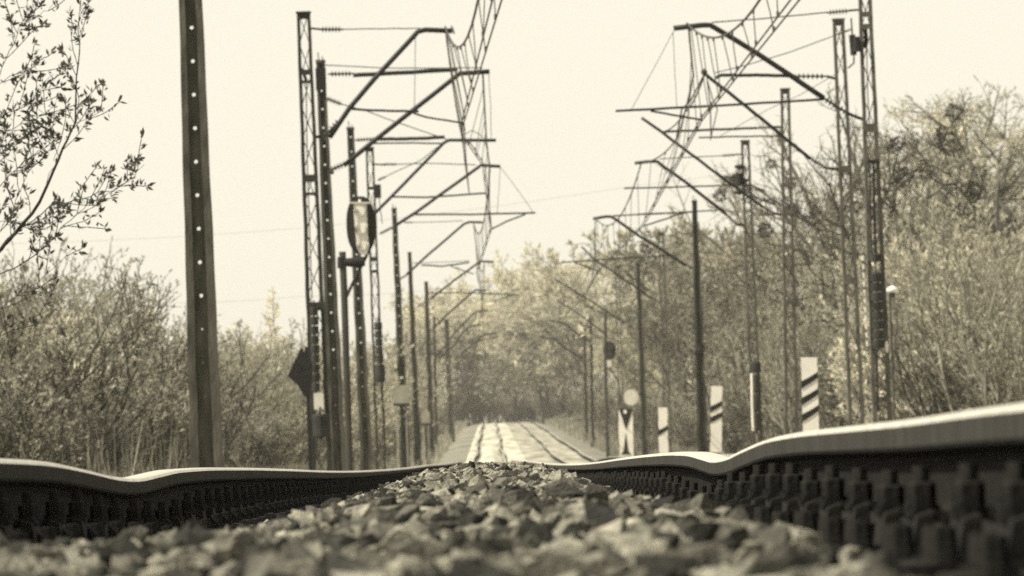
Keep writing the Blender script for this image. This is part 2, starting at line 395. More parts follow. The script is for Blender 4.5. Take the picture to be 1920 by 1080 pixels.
class Mast:
    def __init__(s, name, label, Y, top, bot, wt, wb, group):
        s.Y = Y; s.s = FPX / Y
        a, b = px(*top, Y), px(*bot, Y); g = float(ground_z(b.x, Y)) - .25
        t = (g - a.z) / (b.z - a.z); s.top = a; s.bot = a.lerp(b, t)
        s.wt = wt / s.s; s.wb = (wt + (wb - wt) * t) / s.s
        s.H = a.z - g
        s.root = thing(name, label, 'mast', (s.bot.x, Y, g + .25), group)
        s.k = 0
    def at(s, f):  # f 0 bottom .. 1 top -> centre, width
        return s.bot.lerp(s.top, f), s.wb + (s.wt - s.wb) * f
    def fz(s, v): return (px(s.root.location.x, v, s.Y).z - s.bot.z) / (s.top.z - s.bot.z)
    def fpx(s, v):
        z = (VV - v) / s.s; return (z - s.bot.z) / (s.top.z - s.bot.z)
    def p(s, u, v, dy=0): 
        q = px(u, v, s.Y); q.y += dy; return q
    def add(s, kind, pts, w, m, name, dy=0, seed=None):
        s.k += 1; mb = MB(); P = [s.p(u, v, dy) for u, v in pts]; r = w / s.s / 2
        sd = s.k + int(s.Y) * 7
        if kind == 'tube': mb.tube(wob(P, .45 / s.s, sd), r, 8)
        elif kind == 'bar': 
            Q = wob(P, .35 / s.s, sd, 10)
            mb.tube(Q, r, 6)
        elif kind == 'ins': insulator(mb, P[0], P[1], r)
        return mb.build(name, m, s.root, smooth=kind == 'tube')

def wobx(f, s, amp):
    return amp * (math.sin(f * 43 + s) * .5 + math.sin(f * 97 + 2 * s) * .5)

def concrete_mast(name, label, Y, top, bot, wt, wb, group, holes=True, m='concrete', amp=1.1, spikes=False):
    s = Mast(name, label, Y, top, bot, wt, wb, group); N = int(s.H / .37); A = amp / s.s
    dep = .24
    for sgn in (-1, 1):
        mb = MB(); V = []; F = []
        n = N * 2
        for i in range(n + 1):
            f = i / n; c, w = s.at(f); o = wobx(f * .6, Y, A * (1 - f) + .15 * A); x0 = c.x + o + sgn * w / 2; x1 = c.x + o + sgn * w * .23
            V += [(x0, Y - dep/2, c.z), (x1, Y - dep/2, c.z), (x1, Y + dep/2, c.z), (x0, Y + dep/2, c.z)]
        for i in range(n):
            for j in range(4): F.append((i*4+j, i*4+(j+1) % 4, i*4+4+(j+1) % 4, i*4+4+j))
        F += [(0,1,2,3), (n*4+3, n*4+2, n*4+1, n*4)]
        mb.add(V, F); mb.build('flange', M[m], s.root)
    mb = MB(); y0, y1 = Y - .03, Y + .03
    for i in range(N):
        f0, f1 = i / N, (i + 1) / N; (c0, w0), (c1, w1) = s.at(f0), s.at(f1); o0, o1 = wobx(f0*.6, Y, A*(1-f0)+.15*A), wobx(f1*.6, Y, A*(1-f1)+.15*A)
        xm = (c0.x + c1.x + o0 + o1) / 2; zm = (c0.z + c1.z) / 2
        R4 = [(c0.x+o0 - w0*.24, c0.z), (xm, c0.z), (c0.x+o0 + w0*.24, c0.z), (xm + (w0+w1)*.12, zm), (c1.x+o1 + w1*.24, c1.z), (xm, c1.z), (c1.x+o1 - w1*.24, c1.z), (xm - (w0+w1)*.12, zm)]
        low = f0 < .16
        if holes and not low and .02 < f0:
            hr = .023 if f0 > .27 else .014
            H8 = [(xm + hr * math.cos(t), zm + hr * math.sin(t)) for t in [math.pi * (1.25 + .25 * q) for q in range(8)]]
            vs = [(x, y0, z) for x, z in R4] + [(x, y0, z) for x, z in H8] + [(x, y1, z) for x, z in R4] + [(x, y1, z) for x, z in H8]; fs = []
            for q in range(8):
                r = (q + 1) % 8
                fs += [(q, r, 8+r, 8+q), (16+r, 16+q, 24+q, 24+r), (8+q, 8+r, 24+r, 24+q)]
            mb.add(vs, fs)
        else:
            mb.add([(x, y0, z) for x, z in (R4[0], R4[2], R4[4], R4[6])] + [(x, y1, z) for x, z in (R4[0], R4[2], R4[4], R4[6])], [(0,1,2,3),(7,6,5,4)])
    mb.build('web', M[m], s.root)
    c, w = s.at(1.0)
    MB().box((c.x - w*.56, Y - dep*.6, c.z), (c.x + w*.56, Y + dep*.6, c.z + .06)).build('cap', M[m], s.root)
    if wt > 8:
        mb = MB(); mb.tube([(c.x - w*.2, Y, c.z), (c.x - w*.25, Y, c.z + .22)], .012, 5); mb.tube([(c.x + w*.25, Y, c.z), (c.x + w*.25, Y, c.z + .14)], .010, 5)
        mb.build('cap_pin', M['tube'], s.root)
    return s

def lattice_mast(name, label, Y, top, bot, wt, wb, group, m='steel', plates=(), amp=1.1, bays=None):
    s = Mast(name, label, Y, top, bot, wt, wb, group); A = amp / s.s; dep = .22
    n = 40
    for sgn in (-1, 1):
        V = []; F = []
        for i in range(n + 1):
            f = i / n; c, w = s.at(f); o = wobx(f * .7, Y, A * (1 - f) + .2 * A); cw = max(.055, w * .22)
            x0 = c.x + o + sgn * w / 2; x1 = x0 - sgn * cw
            V += [(x0, Y - dep/2, c.z), (x1, Y - dep/2, c.z), (x1, Y + dep/2, c.z), (x0, Y + dep/2, c.z)]
        for i in range(n):
            for j in range(4): F.append((i*4+j, i*4+(j+1) % 4, i*4+4+(j+1) % 4, i*4+4+j))
        F += [(0,1,2,3), (n*4+3, n*4+2, n*4+1, n*4)]
        MB().add(V, F).build('chord', M[m], s.root)
    nb = bays or int(s.H / .55); mb = MB()
    for i in range(nb):
        (c0, w0), (c1, w1) = s.at((i + .1) / nb), s.at((i + .9) / nb); sg = 1 if i % 2 else -1
        mb.bar((c0.x - sg*w0*.3, Y - dep/2 + .02, c0.z), (c1.x + sg*w1*.3, Y - dep/2 + .02, c1.z), .018, .012)
        mb.bar((c0.x + sg*w0*.3, Y + dep/2 - .02, c0.z), (c1.x - sg*w1*.3, Y + dep/2 - .02, c1.z), .014, .012)
    mb.build('lacing', M[m], s.root)
    c, w = s.at(1.0)
    MB().box((c.x - w*.56, Y - dep*.6, c.z), (c.x + w*.56, Y + dep*.6, c.z + .03)).box((c.x - w*.49, Y - dep*.4, c.z - .10), (c.x + w*.49, Y + dep*.4, c.z)).build('cap_plate', M[m], s.root)
    for v0, v1 in plates:
        f0, f1 = s.fpx(v0), s.fpx(v1); (c0, w0), (c1, w1) = s.at(f1), s.at(f0)
        MB().box((c0.x - w0*.485, Y - dep/2 - .012, c0.z), (c0.x + w0*.485, Y - dep/2 - .002, c1.z)).build('batten_plate', M[m], s.root)
    return s

def weights(s, u0, v0, u1, v1, w, n, name='tension_weight', m='iron', yoff=-.16):
    "stack of round counterweights on a rod, hung on the mast"
    a, b = s.p(u0, v0, yoff), s.p(u1, v1, yoff); r = w / s.s / 2
    mb = MB(); mb.tube([a + Vector((0,0,.12)), b - Vector((0,0,.05))], .014, 6); o = mb.build('weight_rod', M['tube'], s.root)
    for i in range(n):
        p, q = a.lerp(b, (i + .04) / n), a.lerp(b, (i + .96) / n); rr = r * rnd.uniform(.92, 1.05)
        MB().tube([p, p.lerp(q, .06), p.lerp(q, .94), q], [rr*.9, rr, rr, rr*.9], 12).build(name, M[m], s.root)

GL = 'masts along the left of the near track'; GR = 'masts along the right of the second track'
T, I_, ST, TIE, RG = 'cantilever_tube', 'insulator', 'steady_tube', 'tie_rod', 'registration_arm'
# left row
L0 = concrete_mast('concrete_mast', 'tallest concrete mast pierced with a column of holes, nearest on the left', 68, (338,-545), (388,870), 31, 60, GL, amp=1.1)
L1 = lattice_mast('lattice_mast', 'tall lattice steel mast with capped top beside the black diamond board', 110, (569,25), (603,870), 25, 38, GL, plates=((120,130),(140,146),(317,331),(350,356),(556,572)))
L1.add('tube', [(618,258),(655,203),(700,150),(783,60),(797,56),(848,58)], 9.5, M['tube'], T)
L1.add('ins', [(600,265),(640,222)], 13, M['insul'], I_); L1.add('bar', [(586,257),(606,256)], 6, M['tube'], 'bracket')
L1.add('bar', [(582,53),(602,55)], 4, M['tube'], 'bracket'); L1.add('ins', [(598,55),(644,55)], 12, M['insul'], I_)
L1.add('bar', [(642,55),(700,54),(788,53)], 2.2, M['fine'], TIE)
L1.add('bar', [(779,70),(778,140),(777,205)], 1.3, M['fine'], 'dropper_wire')
L1.add('bar', [(655,204),(700,207),(785,209)], 4.5, M['tube'], ST); L1.add('bar', [(775,212),(800,220),(871,231)], 3.6, M['tube'], RG)
L1.add('ins', [(846,48),(852,64)], 6, M['tube'], 'wire_clamp')
L1.add('bar', [(574,145),(576,300),(585,560)], 2.0, M['wire'], 'weight_cable'); L1.add('bar', [(566,128),(574,150)], 6, M['tube'], 'pulley_wheel')
weights(L1, 589,575, 593,735, 16, 9)
MB().box(L1.p(590,768,-.3), L1.p(607,737,-.12)).build('pale_plate', M['pale'], L1.root)
weights(L1, 601,775, 603,822, 30, 1, 'weight_drum', 'iron', -.3)
L2 = concrete_mast('concrete_mast', 'holed concrete mast with pins on its top, close beside the lattice mast', 125, (601,118), (634,870), 16, 31, GL)
L2.add('ins', [(615,139),(664,138)], 11, M['insul'], I_); L2.add('tube', [(662,141),(760,136),(858,130)], 8, M['tube'], ST)
L2.add('bar', [(606,122),(630,123),(740,128),(905,127)], 2, M['fine'], TIE)
L2.add('tube', [(645,310),(700,265),(862,138),(918,134)], 9, M['tube'], T); L2.add('ins', [(612,322),(652,305)], 13, M['insul'], I_)
L2.add('bar', [(600,322),(626,324)], 6, M['tube'], 'bracket')
L2.add('ins', [(611,184),(642,196)], 11, M['insul'], I_); L2.add('bar', [(640,195),(690,209),(740,228),(840,262)], 1.8, M['wire'], TIE)
L2.add('bar', [(916,135),(920,200),(921,262)], 1.2, M['fine'], 'dropper_wire')
MB().box(L2.p(593,170,-.18), L2.p(611,128,-.1)).build('switch_box', M['black'], L2.root)
L3 = concrete_mast('concrete_mast', 'concrete mast standing behind the black oval signal', 154, (657,243), (687,862), 13, 23, GL, amp=1.1)
L3.add('ins', [(665,263),(707,260)], 9, M['insul'], I_); L3.add('tube', [(705,261),(780,260),(834,257)], 6.5, M['tube'], ST)
L3.add('bar', [(690,269),(760,268),(830,269)], 3, M['tube'], TIE)
L3.add('tube', [(700,403),(760,342),(832,268),(842,263),(930,263)], 6, M['tube'], T); L3.add('ins', [(676,425),(704,399)], 9, M['insul'], I_)
L3.add('bar', [(830,268),(790,300),(735,325),(710,338)], 1.6, M['wire'], TIE); L3.add('ins', [(708,338),(724,331)], 7, M['insul'], I_)
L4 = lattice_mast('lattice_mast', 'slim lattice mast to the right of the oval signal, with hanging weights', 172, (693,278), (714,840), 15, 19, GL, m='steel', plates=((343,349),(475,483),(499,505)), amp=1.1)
L4.add('bar', [(701,308),(722,309)], 3, M['tube'], 'bracket'); L4.add('ins', [(718,308),(746,308)], 7, M['insul'], I_); L4.add('bar', [(744,308),(800,306),(892,309)], 1.8, M['wire'], TIE)
L4.add('tube', [(740,424),(780,398),(895,315),(902,310),(938,312)], 6, M['tube'], T); L4.add('ins', [(711,439),(744,422)], 8, M['insul'], I_)
L4.add('bar', [(734,369),(800,370),(912,362)], 3.4, M['tube'], ST)
L4.add('bar', [(770,402),(880,402),(1004,399)], 3.4, M['tube'], ST); L4.add('bar', [(985,402),(950,415),(921,430)], 3, M['tube'], RG)
L4.add('bar', [(938,313),(970,355),(1000,398)], 1.0, M['fine'], 'dropper_wire'); L4.add('bar', [(938,314),(936,350),(932,400)], 1.0, M['fine'], 'dropper_wire')
MB().box(L4.p(704,372,-.18), L4.p(714,346,-.02)).build('tension_box', M['black'], L4.root)
L4.add('bar', [(711,372),(714,400),(717,420)], 1.6, M['wire'], 'hanging_cable')
weights(L4, 709,604, 712,680, 15, 5); weights(L4, 712,682, 713,718, 19, 1, 'weight_drum')
L5 = concrete_mast('concrete_mast', 'concrete mast with a spiky collar above the pale relay box', 222, (739,393), (760,850), 9, 18, GL, amp=1.8)
L5.add('tube', [(762,515),(800,480),(870,420),(880,416),(905,417)], 4.5, M['tube'], T); L5.add('ins', [(748,524),(764,515)], 6, M['insul'], I_)
L5.add('ins', [(757,417),(776,417)], 5, M['insul'], I_); L5.add('bar', [(774,417),(820,416),(868,414)], 1.4, M['fine'], TIE)
L5.add('bar', [(790,497),(830,499),(880,492)], 3, M['tube'], ST); L5.add('bar', [(845,499),(888,514)], 2, M['tube'], RG)
L6 = concrete_mast('concrete_mast', 'thin concrete mast between the spiky collared mast and the last straight one', 272, (768,475), (784,860), 7, 14, GL, holes=False, amp=1.4)
L6.add('tube', [(806,561),(850,527),(895,494),(902,490),(926,491)], 4, M['tube'], T); L6.add('ins', [(781,576),(808,560)], 5, M['insul'], I_)
L6.add('bar', [(773,493),(820,492),(880,489)], 1.3, M['fine'], TIE); L6.add('bar', [(800,549),(880,549),(972,553)], 2.2, M['tube'], ST); L6.add('bar', [(960,553),(922,566)], 2, M['tube'], RG)
L7 = concrete_mast('concrete_mast', 'concrete mast left of the far pale track, small and dark at its foot', 335, (799,530), (811,860), 7, 13, GL, holes=False, amp=1.6)
L7.add('tube', [(812,616),(845,584),(886,548),(892,544),(912,544)], 3.8, M['tube'], T); L7.add('bar', [(803,543),(850,542),(884,545)], 1, M['fine'], TIE)
L8 = concrete_mast('concrete_mast', 'very thin far concrete mast just right of the row of dark ones', 391, (814,595), (819,850), 4, 7, GL, holes=False, amp=1.6)
L8.add('tube', [(820,667),(855,620),(894,583),(914,582)], 3.2, M['tube'], T)
L9 = concrete_mast('concrete_mast', 'farthest concrete mast on the left with crossed arms', 470, (837,600), (848,850), 8, 13, GL, holes=False, amp=1.2)
L9.add('tube', [(824,670),(850,650),(868,622),(880,612),(901,609)], 3.2, M['tube'], T); L9.add('tube', [(852,675),(895,638),(905,628),(930,624)], 3.2, M['tube'], T)
L9.add('bar', [(840,640),(880,643),(948,628)], 1.6, M['wire'], TIE)
# right row
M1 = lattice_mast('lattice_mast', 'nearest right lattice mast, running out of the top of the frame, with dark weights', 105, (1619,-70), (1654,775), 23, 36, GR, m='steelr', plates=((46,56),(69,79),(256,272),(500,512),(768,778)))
M1.add('tube', [(1263,53),(1318,47),(1332,47),(1420,100),(1545,184)], 10, M['tube'], T); M1.add('ins', [(1543,183),(1592,214)], 14, M['insul'], I_); M1.add('bar', [(1588,212),(1618,224)], 6, M['tube'], 'bracket')
M1.add('bar', [(1613,18),(1590,20)], 4, M['tube'], 'bracket'); M1.add('ins', [(1550,24),(1594,20)], 11, M['insul'], I_); M1.add('bar', [(1552,23),(1440,34),(1335,42)], 2.4, M['wire'], TIE)
M1.add('tube', [(1545,186),(1400,195),(1290,201),(1154,208)], 4.6, M['tube'], ST); M1.add('bar', [(1220,208),(1270,217),(1317,225)], 4, M['tube'], RG)
M1.add('bar', [(1263,58),(1225,130),(1184,205)], 1.2, M['fine'], 'dropper_wire'); M1.add('bar', [(1262,60),(1265,130),(1269,201)], 1.2, M['fine'], 'dropper_wire')
M1.add('ins', [(1287,42),(1296,58)], 7, M['tube'], 'wire_clamp')
mb = MB(); mb.tube([M1.p(1597,66,-.1), M1.p(1600,104,-.1)], 6/M1.s, 10); mb.tube([M1.p(1604,70,-.16), M1.p(1606,98,-.16)], [6/M1.s, 8.5/M1.s], 10)
mb.build('tension_drum', M['black'], M1.root)
M1.add('bar', [(1596,34),(1598,66)], 3, M['wire'], 'drum_rod'); M1.add('bar', [(1601,104),(1601,118),(1590,128)], 3, M['wire'], 'drum_rod')
M1.add('bar', [(1612,70),(1604,76)], 4, M['tube'], 'bracket'); M1.add('bar', [(1622,52),(1624,74),(1620,90)], 8, M['black'], 'pulley_wheel')
M1.add('bar', [(1625,90),(1627,180),(1632,255)], 2, M['wire'], 'weight_cable')
MB().box(M1.p(1626,308,-.16), M1.p(1648,299,-.1)).build('weight_crossbar', M['black'], M1.root)
M1.add('bar', [(1637,308),(1638,400),(1641,480)], 5, M['tube'], 'weight_rod', -.16); M1.add('bar', [(1629,308),(1632,420),(1634,480)], 2.6, M['tube'], 'weight_rod', -.16)
M1.add('bar', [(1642,655),(1645,772)], 4, M['tube'], 'weight_rod', -.16)
weights(M1, 1640,476, 1640,492, 22, 1); weights(M1, 1641,512, 1646,654, 22, 8)
for i in range(11):
    t = i / 10; MB().tube([M1.p(1617.5 + 8*t, 480 + 160*t, -.15), M1.p(1618 + 8*t, 489 + 160*t, -.15)], [3.2/M1.s, 2.4/M1.s], 8).build('cable_guard', M['pale'], M1.root)
MB().tube([M1.p(1661,640,-.15), M1.p(1661,650,-.15), M1.p(1662,661,-.15)], [2/M1.s, 4/M1.s, 2/M1.s], 8).build('white_tag', M['white'], M1.root)
M2 = lattice_mast('lattice_mast', 'lattice mast second from the right, plain with a flat cap', 114, (1572,38), (1606,790), 21, 30, GR, m='steelr', plates=((333,347),(545,556)))
M2.add('tube', [(1342,146),(1352,141),(1440,141),(1492,143)], 6.5, M['tube'], ST); M2.add('ins', [(1488,143),(1552,143)], 11, M['insul'], I_); M2.add('bar', [(1550,143),(1568,148)], 5, M['tube'], 'bracket')
M2.add('tube', [(1316,133),(1332,147),(1400,200),(1520,298)], 6.5, M['tube'], T); M2.add('ins', [(1518,296),(1552,317)], 11, M['insul'], I_); M2.add('bar', [(1550,315),(1574,318)], 5, M['tube'], 'bracket')
M2.add('bar', [(1338,137),(1400,122),(1480,98),(1572,64)], 1.8, M['wire'], TIE); M2.add('ins', [(1570,65),(1598,54)], 6, M['insul'], I_)
M2.add('bar', [(1565,140),(1500,178),(1440,205),(1350,255)], 1.2, M['fine'], TIE)
mb = MB(); c = M2.p(1320,135); mb.tube([c + Vector((-.05,0,0)), c, c + Vector((.06,0,-.02))], [.04, .07, .03], 10); mb.build('wire_clamp', M['tube'], M2.root)
M3 = lattice_mast('lattice_mast', 'slim lattice mast left of the capped one, its foot behind the three stripe board', 138, (1472,168), (1485,810), 17, 26, GR, m='steelr', plates=((362,370),(411,421),(580,590)), amp=1.1)
M3.add('tube', [(1203,221),(1240,247),(1330,315),(1430,388)], 5.5, M['tube'], T); M3.add('ins', [(1428,386),(1452,400)], 8, M['insul'], I_); M3.add('bar', [(1450,399),(1466,403)], 4, M['tube'], 'bracket')
M3.add('tube', [(1246,247),(1340,243),(1420,240)], 4.5, M['tube'], ST); M3.add('ins', [(1418,240),(1452,238)], 8, M['insul'], I_); M3.add('bar', [(1450,238),(1466,238)], 4, M['tube'], 'bracket')
M3.add('bar', [(1310,258),(1380,256),(1462,255)], 3, M['tube'], TIE)
M4 = lattice_mast('lattice_mast', 'lattice mast with a dark tensioner box and a weight drum at its foot, its sunlit edge drawn as a white bar', 155, (1397,265), (1419,815), 16, 21, GR, m='steelr', plates=((474,482),), amp=1.1)
M4.add('tube', [(1190,306),(1216,303),(1232,303),(1290,345),(1362,402)], 6, M['tube'], T); M4.add('ins', [(1360,400),(1380,420)], 8, M['insul'], I_); M4.add('bar', [(1378,420),(1396,423)], 5, M['tube'], 'bracket')
M4.add('bar', [(1237,298),(1290,295),(1354,292)], 1.8, M['wire'], TIE); M4.add('ins', [(1352,292),(1380,290)], 7, M['insul'], I_); M4.add('bar', [(1378,290),(1392,289)], 3, M['tube'], 'bracket')
M4.add('bar', [(1170,353),(1230,352),(1290,350),(1372,347)], 3, M['tube'], ST)
M4.add('bar', [(1345,394),(1280,398),(1210,401),(1150,405)], 2.6, M['tube'], ST); M4.add('bar', [(1285,398),(1250,410),(1206,424)], 3, M['tube'], RG)
mb = MB(); mb.tube([M4.p(1385,325,-.12), M4.p(1386,349,-.12)], 7/M4.s, 8); mb.tube([M4.p(1377,312,-.12), M4.p(1385,314,-.12), M4.p(1394,314,-.12)], [2/M4.s, 5/M4.s, 3/M4.s], 8)
mb.tube([M4.p(1373,362,-.12), M4.p(1385,361,-.12), M4.p(1391,360,-.12)], [1/M4.s, 5/M4.s, 4/M4.s], 8); mb.tube([M4.p(1393,340,-.12), M4.p(1403,338,-.12)], [7/M4.s, 2/M4.s], 8); mb.build('tension_box', M['black'], M4.root)
M4.add('bar', [(1386,365),(1386,385),(1385,405)], 1.2, M['fine'], 'hanging_cable')
weights(M4, 1415,678, 1416,699, 21, 1, 'weight_drum', 'iron'); weights(M4, 1416,701, 1418,808, 19, 3, 'weight_drum', 'conc_dark')
M4.add('bar', [(1408,700),(1409,760),(1411,808)], 4.5, M['white'], 'sunlit_edge_bar', -.42)  # white bar paints the sunlit left edge of the drum
M5 = concrete_mast('concrete_mast', 'concrete mast with a dark spiky collar beside the two stripe board', 195, (1302,379), (1318,850), 9, 21, GR, holes=False, m='conc_dark', amp=1.8)
M5.add('tube', [(1112,410),(1136,406),(1146,406),(1200,443),(1250,474),(1286,498)], 5.5, M['tube'], T); M5.add('ins', [(1284,496),(1300,504)], 7, M['insul'], I_)
M5.add('bar', [(1150,404),(1220,402),(1300,398)], 1.8, M['wire'], TIE)
M5.add('bar', [(1258,479),(1200,482),(1130,487),(1053,492)], 2.6, M['tube'], ST); M5.add('bar', [(1078,492),(1100,500),(1124,509)], 2.6, M['tube'], RG)
M6 = lattice_mast('lattice_mast', 'pale lattice mast with a square top above the light hillside', 233, (1239,437), (1253,830), 11, 15, GR, m='steelr', amp=1.8, bays=8)
M6.add('tube', [(1090,462),(1115,487),(1170,523),(1222,560)], 3.4, M['tube'], T); M6.add('ins', [(1208,553),(1232,562)], 5, M['insul'], I_)
M7 = concrete_mast('concrete_mast', 'pale concrete mast, top just above the far trees', 270, (1196,494), (1209,830), 8, 13, GR, holes=False, m='concrete', amp=1.5)
M7.add('tube', [(1041,524),(1058,534),(1110,566),(1172,606)], 2.8, M['tube'], T); M7.add('bar', [(1070,550),(1130,552),(1196,548)], 1.2, M['fine'], TIE); M7.add('ins', [(1140,570),(1156,567)], 5, M['insul'], I_)
M8 = lattice_mast('lattice_mast', 'faint lattice mast behind the black round signal', 310, (1158,500), (1166,850), 8, 10, GR, m='steelr', amp=1.5, bays=10)
M8.add('tube', [(1044,562),(1090,592),(1140,630)], 2.4, M['tube'], T)
M9 = concrete_mast('concrete_mast', 'thin dark mast nearest left of the round signal post', 394, (1108,598), (1112,860), 4, 6, GR, holes=False, m='conc_dark', amp=1.6)
M9.add('tube', [(1030,601),(1056,605),(1108,643),(1112,655)], 3.2, M['tube'], T); M9.add('bar', [(1032,600),(1070,594),(1108,600)], 1.2, M['fine'], TIE)
M10 = concrete_mast('concrete_mast', 'thinnest far mast in the right row, left of its twin', 425, (1096,612), (1101,865), 4, 6, GR, holes=False, m='conc_dark', amp=1.6)
M10.add('tube', [(1010,631),(1038,636),(1062,655),(1092,672)], 3, M['tube'], T)

# spiky anti-climb collars
def collar(s, u, v, r, m='black'):
    mb = MB(); c = s.p(u, v, -.1)
    mb.tube([c + Vector((0,0,-.14)), c + Vector((0,0,.14))], r * .42 / s.s, 10)
    for i in range(14):
        a = i * 2.4; d = Vector((math.cos(a), -abs(math.sin(a)) * .5, math.sin(a * 1.7) * .75)).normalized()
        mb.tube([c + Vector((0,0,d.z*.12)), c + d * r * rnd.uniform(.9, 1.35) / s.s], [.035, .006], 5)
    mb.build('spiky_collar', M[m], s.root)
collar(M5, 1313, 654, 16); collar(L5, 750, 688, 14)

# ------------------------------------------------------------------ overhead lines
def wire(name, pts, r, parent, m='wire', sag=0.0, n=24):
    "pts world; sag per span"
    sg = sag if hasattr(sag, '__len__') else [sag] * (len(pts) - 1); out = []
    for i in range(len(pts) - 1):
        a, b = Vector(pts[i]), Vector(pts[i+1])
        for j in range(n + (i == len(pts) - 2)):
            t = j / n; p = a.lerp(b, t); p.z -= 4 * sg[i] * t * (1 - t); out.append(p)
    MB().tube(out, r * 1.35, 5).build(name, M[m], parent, smooth=True); return out
def height_at(line, y):
    for a, b in zip(line, line[1:]):
        if min(a.y, b.y) <= y <= max(a.y, b.y):
            t = (y - a.y) / (b.y - a.y); return a.lerp(b, t)
def droppers(mess, conts, ys, parent, r=.008):
    for i, y in enumerate(ys):
        a = height_at(mess, y); b = height_at(conts[i % len(conts)], y + .25)
        if a and b and a.z > b.z + .1:
            mb = MB(); mb.tube([a, a.lerp(b, .5) + Vector((rnd.uniform(-.01,.01),0,0)), b], r, 4, cap=False)
            mb.tube([a - Vector((0,0,.06)), a], r * 2.6, 5); mb.tube([b, b + Vector((0,0,.07))], r * 2.6, 5)
            mb.build('dropper', M['fine'], parent)
lineL = thing('overhead_line', 'overhead wires hung from the left row of masts, sagging over the near track', 'overhead line', (0, 60, 6), 'overhead lines')
mw = wire('messenger_wire', [(.30,40,7.2), (.40,68,7.15), px(835,50,110), px(868,262,154), px(880,362,190)], .014, lineL, sag=[.5, 1.35, .25, .1])
cA = [wire('contact_wire', [(.16+d,40,5.0), (.30+d,68,4.98), px(866+4*k,229,110), px(871+3*k,300,154), px(880,363,190)], .0095, lineL, sag=0) for k, d in ((0,-.06),(1,.06))]
droppers(mw, cA, [72,76,80,84,88,91,94,97,100,103,106,108.5,113,118,124,132,142], lineL)
mw = wire('messenger_wire', [px(905,132,125), px(912,263,154), px(919,312,172), px(888,418,222), px(908,491,272), px(902,545,335), px(905,584,391), px(905,624,470), px(915,690,640)], .015, lineL, sag=[.1,.1,1.0,1.0,1.0,1.0,1.0,1.0])
cB = [wire('contact_wire', [px(872+6*k,262,125), px(905+4*k,310,154), px(919+3*k,428,172), px(893+3*k,510,222), px(905+2*k,566,272), px(898,608,335), px(900,640,391), px(903,668,470), px(915,715,640)], .010, lineL, sag=0) for k in (0, 1)]
droppers(mw, cB, [130,136,142,148,158,164,169,176,182,188,194,200,206,212,218,230,238,246,254,262], lineL)
lineR = thing('overhead_line', 'overhead wires hung from the right row of masts, climbing to the upper right', 'overhead line', (4, 60, 6), 'overhead lines')
mw = wire('messenger_wire', [(4.0,35,6.9), (4.02,63,6.85), px(1291,47,105), px(1300,140,118), px(1268,262,138), px(1203,303,155), px(1116,408,195), px(1113,486,233), px(1060,536,270), px(1052,570,310), px(1032,601,394)], .014, lineR, sag=[.5,1.2,.05,.1,.15,.8,.8,.6,.6,.8])
mwA = mw
cR = [wire('contact_wire', [(4.0+d,35,5.13), (4.02+d,63,5.13), px(1312+5*k,225,105), px(1203+4*k,423,155), px(1120+3*k,508,195), px(1098,552,233), px(1062,588,270), px(1050,612,310), px(1035,645,394)], .0095, lineR, sag=0) for k, d in ((0,-.07),(1,.07))]
droppers(mwA, cR, [66,69,72,75,78,81,84,87,90,93,96,98,100,102,104,108,112,118,124,130,136,143,150,158,163,168,173,178,183,188,193,200,207,214,221,228], lineR)
mw2 = wire('messenger_wire', [px(1322,136,114), px(1285,210,126), px(1240,247,138)], .013, lineR, sag=.1)
wire('jumper_cable', [px(1320,140,114), px(1294,190,114.5), px(1278,205,115), px(1268,262,117)], .012, lineR)
wire('jumper_cable', [px(1326,150,114), px(1336,185,115), px(1345,205,118), px(1332,262,124)], .009, lineR, 'fine')
wire('jumper_cable', [px(1326,150,114), px(1332,200,118), px(1333,258,124)], .010, lineR)
wire('jumper_cable', [px(866,255,154), px(885,244,154), px(905,256,154), px(915,285,154)], .008, lineL, 'fine')
pl = thing('power_cable', 'faint thin power cable crossing the whole sky behind the masts', 'cable', (0, 420, 14))
wire('cable_strand', [px(-60,458,420), px(560,428,420), px(1180,350,420), px(1990,230,420)], .006, pl, 'fine', sag=.2)
pl = thing('power_cable', 'second faint cable low over the left scrub, near the pointed conifer', 'cable', (-20, 430, 8))
wire('cable_strand', [px(330,568,430), px(560,556,430), px(800,545,430)], .006, pl, 'fine', sag=.1)

# ------------------------------------------------------------------ signals, boards, boxes
def ellipse(cx, cz, a, b, n=28, p=2.4):
    out = []
    for i in range(n):
        t = 2 * math.pi * i / n; c, s_ = math.cos(t), math.sin(t)
        out.append((cx + a * math.copysign(abs(c) ** (2/p), c), cz + b * math.copysign(abs(s_) ** (2/p), s_)))
    return out
Ys = 119.0; sc = FPX / Ys
q = lambda u, v, dy=0: px(u, v, Ys) + Vector((0, dy, 0))
base = q(655, 865); base.z = float(ground_z(base.x, Ys))
sig = thing('railway_signal', 'black oval railway signal with a pale lamp housing, bracketed from a slim post', 'signal', base)
MB().tube(wob([base - Vector((0,0,.2)), q(650,700), q(645,540), q(642,472)], .6/sc, 3), [.07]*15 if False else 6.5/sc, 10).build('post', M['conc_dark'], sig)
c = q(677, 422)
bb = MB().prism(ellipse(c.x, c.z, 27.5/sc, 54/sc, 36), Ys - .02, Ys + .02); bb.build('backboard', M['black'], sig)
tl = c
hs = MB(); 
def pz(u, v): p_ = px(u, v, Ys); return (p_.x, p_.z)
hs.prism([pz(663,382), pz(688,382), pz(691,440), pz(692,462), pz(688,478), pz(676,476), pz(668,462), pz(666,440)], Ys - .20, Ys - .025); hs.build('lamp_housing', M['white'], sig)
